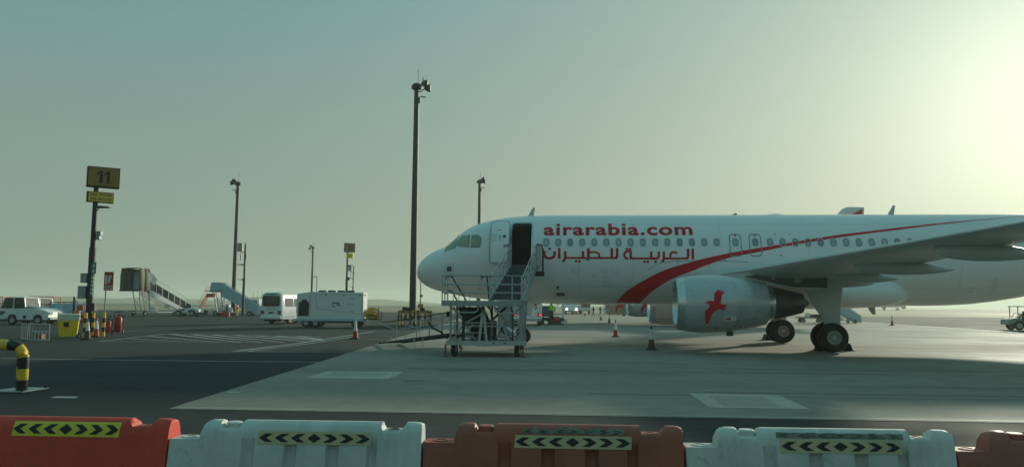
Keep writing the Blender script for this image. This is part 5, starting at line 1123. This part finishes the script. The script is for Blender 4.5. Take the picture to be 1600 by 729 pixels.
# ------------------------------------------------------------------ minibus and ground power unit
mbp = G(423,506); bus = thing('minibus', 'white minibus with dark rear window parked behind the power unit trailer', 'minibus', mbp, R(-17))
W, Lb, Hb = 1.03, 6.6, 2.72
def sec(y, z0, k=1.0, zt=None): 
    zt = zt or Hb; return [Vector((x*k,y,z)) for x,z in ((-W*.97,z0),(-W,z0+.2),(-W,1.35),(-W*.97,1.8),(-W*.90,zt-.22),(-W*.80,zt-.08),(-W*.55,zt-.01),(0,zt),(W*.55,zt-.01),(W*.80,zt-.08),(W*.90,zt-.22),(W*.97,1.8),(W,1.35),(W,z0+.2),(W*.97,z0))]
MB().loft([sec(-.03,.50,.97,Hb-.08),sec(.04,.45,.995,Hb-.02),sec(.3,.42),sec(Lb-.7,.42),sec(Lb-.1,.45,.99,Hb-.25),sec(Lb,.5,.95,Hb-.45)]).build('body', 'white', bus, smooth=40)
MB().prism(rrect(-.83,1.52,.83,2.42,.14,5), 'y', -.055, -.035).build('rear_window', 'glass', bus)
MB().prism(rrect(-.55,2.50,.55,2.58,.03), 'y', -.045, -.02).build('top_light', 'seal', bus)
for sg in (-1,1): 
    t_ = MB().box((sg*.84-.16,-.075,.86),(sg*.84+.16,-.035,1.15)).build('tail_light', 'brownred', bus, bevel=.02); MB().box((sg*.84-.15,-.08,1.06),(sg*.84+.15,-.076,1.14)).build('indicator', 'panel', t_)
MB().box((-.22,-.06,.92),(.22,-.038,1.06)).build('number_plate', 'panel', bus); MB().box((-1.0,-.14,.42),(1.0,.02,.70)).build('rear_bumper', 'white', bus, bevel=.05)
for k, (a, b) in enumerate(((.55,1.75),(1.9,3.1),(3.25,4.45),(4.6,5.7))):
    for sg in (-1,1):
        xs_ = [(1.50,W*.992),(1.80,W*.972),(2.20,W*.934)]
        MB().loft([[Vector((sg*(q+.012),a,z)), Vector((sg*(q+.012),b,z))] for z, q in xs_], cap=False, closed=False).build('side_window', 'screen', bus, smooth=60)
for y in (1.45,5.2):
    for x in (-W+.15,W-.15): q = wheel(bus, x, y, .38, .38, .24, .55); q.rotation_euler = (0,0,R(90))
MB().box((-.85,.2,.25),(.85,5.8,.45)).build('underframe', 'black', bus)
for sg in (-1,1): MB().box((sg*1.12-.06,Lb-.55,1.6),(sg*1.12+.06,Lb-.40,2.0)).build('wing_mirror', 'black', bus, bevel=.02)
MB().box((-.5,-.058,1.30),(.5,-.036,1.345)).build('rear_handle_trim', 'seal', bus); MB().bar((-.1,-.06,1.55),(.45,-.06,1.95),.03).build('rear_wiper', 'black', bus)
for y in (.5,2.4,4.4): MB().box((W-.01,y,.62),(W+.012,y+1.6,.66)).build('side_trim', 'seal', bus)
gp = thing('ground_power_unit', 'long white ground power unit trailer with black grille and fans on top', 'power unit', G(461.5,511), R(1.5))
Lg, Wg = 5.0, 1.9
B = MB(); B.prism([(.10,.62),(Lg,.62),(Lg,2.62),(1.1,2.66),(.05,2.50),(.0,1.2)], 'y', 0, Wg); B.build('housing', M.setdefault('gpuw', mat('gpu_white', (.70,.72,.72), .4, var=.04, dirt=(.5,.48,.42), dirt_amt=.3)), gp, bevel=.03)
MB().box((.02,-.02,.48),(Lg+.05,Wg+.02,.66)).build('skirt', 'blue', gp, bevel=.01)
gr = MB().prism([(.18,.85),(.95,.85),(.97,1.88),(.80,1.92),(.76,2.08),(.46,2.08),(.40,1.90),(.20,1.86)], 'y', -.025, -.004).build('grille', 'black', gp)
for k in range(9): MB().box((.22,-.04,.92+.11*k),(.93,-.026,.95+.11*k)).build('grille_slat', 'panel', gr)
for k in range(4): MB().lathe([(0,.30),(.12,.30),(.14,.26),(.10,.24),(.10,.001)], (1.75+.72*k,Wg*.45,2.64), (0,0,1), 20).build('roof_fan', 'black', gp)
for pts in ([(1.05,.68),(1.05,2.6)], [(1.42,2.46),(4.85,2.46)], [(1.42,2.44),(1.55,1.5),(1.8,1.35),(4.85,1.0)], [(4.9,.7),(4.9,2.5)]):
    MB().tube([(a,-.004,b) for a,b in pts], .012, 6).build('panel_seam', 'seal', gp)
for x in (2.2,3.55,4.75): MB().box((x-.05,-.03,2.36),(x+.05,-.002,2.46)).build('latch', 'black', gp)
LG = MB()
for pts in ([(2.98,1.83),(2.76,1.83),(2.70,1.76),(2.70,1.62),(2.77,1.55),(2.90,1.55)], [(2.98,1.83),(3.16,1.83),(3.24,1.78),(3.24,1.70)], [(2.98,1.70),(3.14,1.70),(3.24,1.62),(3.26,1.52)]):
    for a, b in zip(pts, pts[1:]): LG.bar((a[0],-.010,a[1]),(b[0],-.010,b[1]),.012,.07)
LG.build('maker_logo', 'black', gp, smooth=0)
for x, z, l in ((3.9,2.15,.5),(3.75,1.72,.6),(3.95,1.2,.4)): MB().box((x,-.006,z),(x+l,-.001,z+.025)).build('marking', 'seal', gp)
for x in (.75, 1.45, 4.45):
    for y in (.2,Wg-.2): wheel(gp, x, y, .36, .36, .25, .55)
MB().box((.6,.3,.35),(4.6,1.6,.5)).build('axle_frame', 'black', gp); 
for x in (1.7,3.0): MB().prism([(x,.48),(x+.8,.48),(x+.72,.36),(x+.1,.36)], 'y', .02, .4).build('step_box', 'black', gp)
MB().box((Lg+.05,.05,.62),(Lg+1.15,1.75,.68)).build('hose_tray', 'darksteel', gp); MB().tube([(Lg+1.12,.1,.45),(Lg+1.15,.1,1.55)], .03).tube([(Lg+1.12,1.7,.45),(Lg+1.15,1.7,1.2)], .03).build('tray_post', 'darksteel', gp)
M['hosey'] = mat('yellow_hose', (.42,.24,.04), .7, var=.2, scale=7, bump=.5, bscale=14)
for k in range(4):
    z = .82+.16*(k % 2)+(.2 if k > 1 else 0); y = .3+.3*k
    MB().tube([(Lg+.12,y,z),(Lg+.2,y,z+.18),(Lg+.5,y+.05,z+.22),(Lg+.85,y,z+.16),(Lg+1.0,y,z),(Lg+.9,y,z-.12),(Lg+.5,y,z-.10),(Lg+.2,y,z-.08)], .13, 10).build('hose_coil', 'hosey', gp, smooth=60)
MB().box((Lg+.02,.3,2.38),(Lg+.03,1.0,2.52)).build('vent', 'seal', gp)
# ------------------------------------------------------------------ light masts
def mast(label, u, Y, vtop, r0=.30, heads=((.45,0),(.75,-.45)), d=1, group='light masts'):
    p = P(u,470,Y); H = P(u,vtop,Y).z; o = thing('light_mast', label, 'light mast', (p.x,Y,0), 0, group)
    MB().cyl((0,0,0),(0,0,H*.5),r0,r0*.86,14).cyl((0,0,H*.5),(0,0,H-.6),r0*.85,r0*.7,14).build('pole', 'darksteel', o)
    MB().cyl((0,0,0),(0,0,.08),r0*2,r0*2,14).build('base_flange', 'darksteel', o)
    k = max(.55, r0/.3)*.85
    MB().lathe([(-.95*k,.24*k),(-.6*k,.24*k),(-.55*k,.52*k),(-.30*k,.55*k),(-.05*k,.40*k),(.05*k,.16*k),(.06*k,.001)], (0,0,H), n=16).build('head_dome', 'darksteel', o, smooth=50)
    for hx, hz in heads:
        f = MB().loft([[Vector((d*a*k,b*k,H+(c_+hz)*k)) for b,c_ in ((-q,-q),(q,-q),(q,q),(-q,q))] for a,q in ((hx,.10),(hx+.25,.26),(hx+.62,.34),(hx+.66,.30))]); fl_ = f.build('floodlight', 'darksteel', o, bevel=.02); 
        MB().tube([(0,0,H-.9*k),(d*hx*.6*k,0,H+(hz-.35)*k),(d*(hx+.1)*k,0,H+hz*k)], .05*k, 6).build('bracket', 'darksteel', o)
    MB().tube([(d*.35*k,0,H-1.3*k),(d*.65*k,0,H-1.35*k),(d*.95*k,0,H-1.4*k)], .06*k, 6).box((d*.25*k-.12*k,-.1,H-2.0*k),(d*.25*k+.12*k,.1,H-1.4*k)).build('winch_gear', 'darksteel', o)
    MB().tube([(.12*k,0,H),(.12*k,0,H+1.5*k)], .022, 6).tube([(d*.62*k,0,H),(d*.62*k,0,H+.7*k)], .05*k, 6).build('lightning_rod', 'darksteel', o)
    return o
mast('tall dark light mast rising just left of the jet nose', 645, 67, 131, .31)
mast('dark light mast behind the pale blue stairs on the left', 364.5, 111, 284, .30, ((.3,.15),(.6,-.2)), -1)
mast('small distant light mast behind the white power unit', 486.5, 205, 385, .31, ((.3,.15),(.6,-.6)), -1)
mast('light mast whose lower half is hidden behind the jet cockpit', 747.5, 110, 281, .29, ((.2,.1),(.35,-.3)), 1)
lp = P(494,470,150); o = thing('lamp_post', 'thin short lamp post right of the small distant light mast', 'lamp post', (lp.x,150,0)); MB().cyl((0,0,0),(0,0,6.9),.08,.06,10).build('pole', 'darksteel', o); MB().box((-.75,-.12,6.85),(.08,.12,6.98)).build('lamp_head', 'darksteel', o, bevel=.02)
lp = P(657,470,88); o = thing('wind_post', 'thin instrument post visible under the jet nose', 'post', (lp.x,88,0)); MB().cyl((0,0,0),(0,0,5.0),.07,.05,10).build('pole', 'darksteel', o); MB().box((-.1,-.1,2.6),(.25,.1,2.85)).build('instrument_box', 'darksteel', o); MB().box((-.25,-.15,1.3),(.35,.15,1.8)).build('cabinet', 'signy', o, bevel=.03)
# striped guard frame round the mast foot
gf = thing('mast_guard', 'yellow and black striped guard frame round the foot of the tall mast', 'guard frame', G(648,507), R(3))
def striped(p, q, r, n, nm='rail'):
    p, q = Vector(p), Vector(q)
    for k in range(n): MB().cyl(p.lerp(q,k/n), p.lerp(q,(k+1)/n), r, r, 10).build(('yellow_' if k % 2 == 0 else 'black_')+nm, 'dully' if k % 2 == 0 else 'black', gf)
for x in (-1.35,-.75,-.2,.45,.95,1.4): striped((x,-.7 if abs(x) < 1 else -.4,0),(x,-.7 if abs(x) < 1 else -.4,1.2),.11,3,'post')
striped((-1.4,-.5,1.15),(1.5,-.5,1.15),.12,9); striped((-1.3,-.5,.45),(-.1,-.5,.45),.11,4); striped((-1.3,.7,1.15),(1.4,.7,1.15),.11,8)
for x in (-1.2,.2,1.2): striped((x,.7,0),(x,.7,1.15),.1,3,'post')
for x, z in ((-.5,1.38),(-.85,1.42),(.7,1.35)): MB().box((x-.2,-.65,z-.15),(x+.18,-.35,z+.12)).build('rubber_block', 'black', gf, bevel=.04)
# ------------------------------------------------------------------ behind and under the jet
for u, v, rz, lab in ((1196,530.5,0,'wheel chock before the farther main wheel'), (1279,547,0,'wheel chock ahead of the near main wheels'), (1325,547.5,math.pi,'wheel chock behind the near main wheels')):
    o = thing('wheel_chock', 'dark '+lab, 'wheel chock', G(u,v), rz-PSI, 'wheel chocks')
    MB().prism([(-.14,0),(.22,0),(.20,.08),(.06,.30),(-.02,.32)], 'y', -.5, .25).build('wedge', 'rubber', o, bevel=.015); MB().box((-.2,-.55,0),(.26,.3,.02)).build('plate', 'darksteel', o)
vn = thing('service_van', 'white van with lit red tail lamps behind the passenger stairs', 'van', G(823,509), R(-3))
MB().loft([[Vector((x,y,z)) for x,z in rrect(-1.24*k,.5,1.24*k,2.35,.12)] for y,k in ((0,.98),(.06,1),(4.5,1),(4.6,.96))]).build('body', 'white', vn, smooth=40)
MB().box((-.9,-.03,1.45),(.85,-.01,2.1)).build('rear_window', 'glass', vn); MB().box((-1.2,-.12,.42),(1.2,.02,.62)).build('bumper', 'greysteel', vn, bevel=.03)
M['tail_on'] = emit('lit_tail_lamp', (1.0,.02,.02), 2.5); M['head_on'] = emit('lit_headlamp', (1,.98,.85), 14.0)
for x in (-1.08,1.06): MB().box((x-.14,-.04,.82),(x+.14,-.005,1.12)).build('lamp_cluster', 'black', vn); MB().box((x-.02,-.055,.88),(x+.12,-.041,1.02)).build('tail_lamp', 'tail_on', vn)
for x in (-1.0,1.0):
    for y in (.8,3.6): q = wheel(vn, x, y, .38, .38, .28, .5); q.rotation_euler = (0,0,R(90))
MB().tube([(-.9,.5,2.4),(-.7,.5,2.62),(-.3,.5,2.45),(.1,.5,2.65),(.5,.5,2.5)], .05).build('roof_hose', 'black', vn)
bl = thing('belt_loader', 'dark belt loader with rollers under the jet belly beside the crew member', 'belt loader', G(863,506.5), R(2))
MB().box((-1.0,-.9,.35),(1.0,2.2,.62)).build('chassis', 'darksteel', bl, bevel=.03)
for x in (-.85,-.05): MB().bar((x,.0,.70),(x,2.4,1.65),.08,.2).build('belt_side', 'darksteel', bl)
MB().add([(-.82,.0,.75),(-.08,.0,.75),(-.08,2.4,1.70),(-.82,2.4,1.70)], [(0,1,2,3)]).build('belt', 'rubber', bl, smooth=0)
for k in range(6): z = .72+.16*k; MB().box((-.80,.0+.4*k,z),(-.10,.06+.4*k,z+.08)).build('roller', 'greysteel', bl)
MB().box((.86,-.5,.62),(1.0,-.38,2.2)).box((.75,-.8,.12),(1.3,-.3,.5)).build('ladder_post', 'white', bl)
MB().box((-.5,-1.45,.0),(.6,-.92,.30)).build('step', 'darksteel', bl)
MB().tube([(.2,-.5,.62),(.2,-.5,1.5),(.2,1.2,1.5)], .03).build('hand_rail', 'darksteel', bl)
for x in (-.9,.9):
    for y in (-.3,1.7): q = wheel(bl, x, y, .3, .3, .2, .5); q.rotation_euler = (0,0,R(90))
person('crew member in lime vest standing at the belt loader under the jet', bl.location+Vector((-.12,-1.15,.30)), R(170), 'lime', 'cloth_dark', 'stand')
bg_ = thing('suitcase', 'red suitcase on the belt loader beside the lime-vested crew member', 'suitcase', bl.location+Vector((.32,-1.2,.30)), R(12)); MB().box((-.3,-.12,0),(.3,.12,.42)).build('shell', 'redp', bg_, bevel=.05); MB().tube([(-.08,0,.42),(-.08,0,.5),(.08,0,.5),(.08,0,.42)], .015).build('handle', 'black', bg_)
ft = thing('fuel_truck', 'white truck facing the camera with both headlights lit under the jet belly', 'truck', G(893,491), R(2))
MB().loft([[Vector((x,y,z)) for x,z in rrect(-1.2,.6,1.2,2.7*k,.15)] for y,k in ((0,.62),(.1,.68),(.7,.98),(1.9,1))]).build('cab', 'white', ft, smooth=40)
MB().add([(-1.0,.16,1.75),(1.0,.16,1.75),(.95,.66,2.5),(-.95,.66,2.5)], [(0,1,2,3)]).build('windscreen', 'glass', ft); MB().box((-1.2,2.0,.9),(1.2,7.5,2.9)).build('tank_body', 'white', ft, bevel=.3); MB().box((-1.15,-.1,.45),(1.15,.05,.8)).build('bumper', 'greysteel', ft, bevel=.03)
for x in (-.92,.92): MB().lathe([(0,.13),(-.04,.13),(-.06,.001)], (x,-.02,1.0), (0,1,0), 12).build('headlight', 'head_on', ft)
for y in (1.0,5.5):
    for x in (-1.0,1.0): q = wheel(ft, x, y, .48, .48, .3, .5); q.rotation_euler = (0,0,R(90))
fv = thing('cargo_truck', 'pale box truck beside the truck with lit headlights', 'truck', P(911,470,158)-Vector((0,0,P(911,470,158).z)), R(14)); MB().box((-1.15,0,.9),(1.15,5.5,2.9)).build('cargo_box', 'white', fv, bevel=.04); MB().box((-1.1,-1.6,.6),(1.1,-.05,2.3)).build('cab', 'white', fv, bevel=.15); MB().box((-.95,-1.63,1.4),(.95,-1.6,2.1)).build('windscreen', 'glass', fv)
for y in (-.8,4.2):
    for x in (-1.0,1.0): q = wheel(fv, x, y, .45, .45, .28, .5); q.rotation_euler = (0,0,R(90))
person('distant crew member walking beyond the distant cones, left one of two', G(927,494), R(-80), 'cloth_dark', 'cloth_dark', 'walk')
person('distant crew member walking beyond the distant cones, right one of two', G(938,494.2), R(95), 'cloth_dark', 'cloth_dark', 'walk')
skip = ('cabin_window','lettering','arabic_lettering','marking','static_port','access_panel','access_panel_outline','exit_placard','overwing_exit','skin_seam','fairing_seam','placard','placard_mark','cowl_joint','passenger_door','door_frame','door_jamb','door_hinge_arm','cabin_vestibule','hatch_outline','lap_joint','gear_door')
jb_ = dup(ac, 'second white jet behind the near one, its fin tip showing above the near fuselage', (-1.2, 74.9, 0), R(3.6), skip)
jf_ = dup(ac, 'tiny pale jet far across the field below the near jet tail, seen head-on', (P(1409,470,455).x, 455, 0), R(84), skip)
for ch in list(ac.children):
    for g_ in list(ch.children):
        if g_.name.startswith('inboard_emblem'): bpy.data.objects.remove(g_)
dl = thing('baggage_dolly', 'low flat baggage dolly seen between the main landing gear legs', 'baggage dolly', P(1245,470,88)-Vector((0,0,P(1245,470,88).z)), R(-4))
MB().box((0,-.75,.50),(3.0,.75,.62)).build('bed', 'darksteel', dl, bevel=.02); MB().bar((3.0,0,.45),(4.0,0,.4),.06).build('drawbar', 'darksteel', dl); MB().box((.9,-.5,.62),(1.3,.2,1.1)).build('white_box', 'white', dl, bevel=.03); MB().box((1.6,-.6,.62),(2.8,.6,.95)).build('crate', 'darksteel', dl, bevel=.03)
for x in (.5,2.5):
    for y in (-.6,.6): wheel(dl, x, y, .25, .25, .15, .5)
# ------------------------------------------------------------------ dusty air
hz = MB().box((-1900,-450,-1.2),(1900,2300,34)).mesh('haze'); hm = bpy.data.materials.new('dusty_air'); hm.use_nodes = True; t = hm.node_tree; t.nodes.clear()
pv = t.nodes.new('ShaderNodeVolumePrincipled'); pv.inputs['Color'].default_value = (.86,.95,.84,1); pv.inputs['Density'].default_value = .00048; pv.inputs['Anisotropy'].default_value = .35
ou = t.nodes.new('ShaderNodeOutputMaterial'); t.links.new(pv.outputs[0], ou.inputs['Volume'])
hz.materials.append(hm); ho = bpy.data.objects.new('haze', hz); COL.objects.link(ho); ho['kind'] = 'stuff'
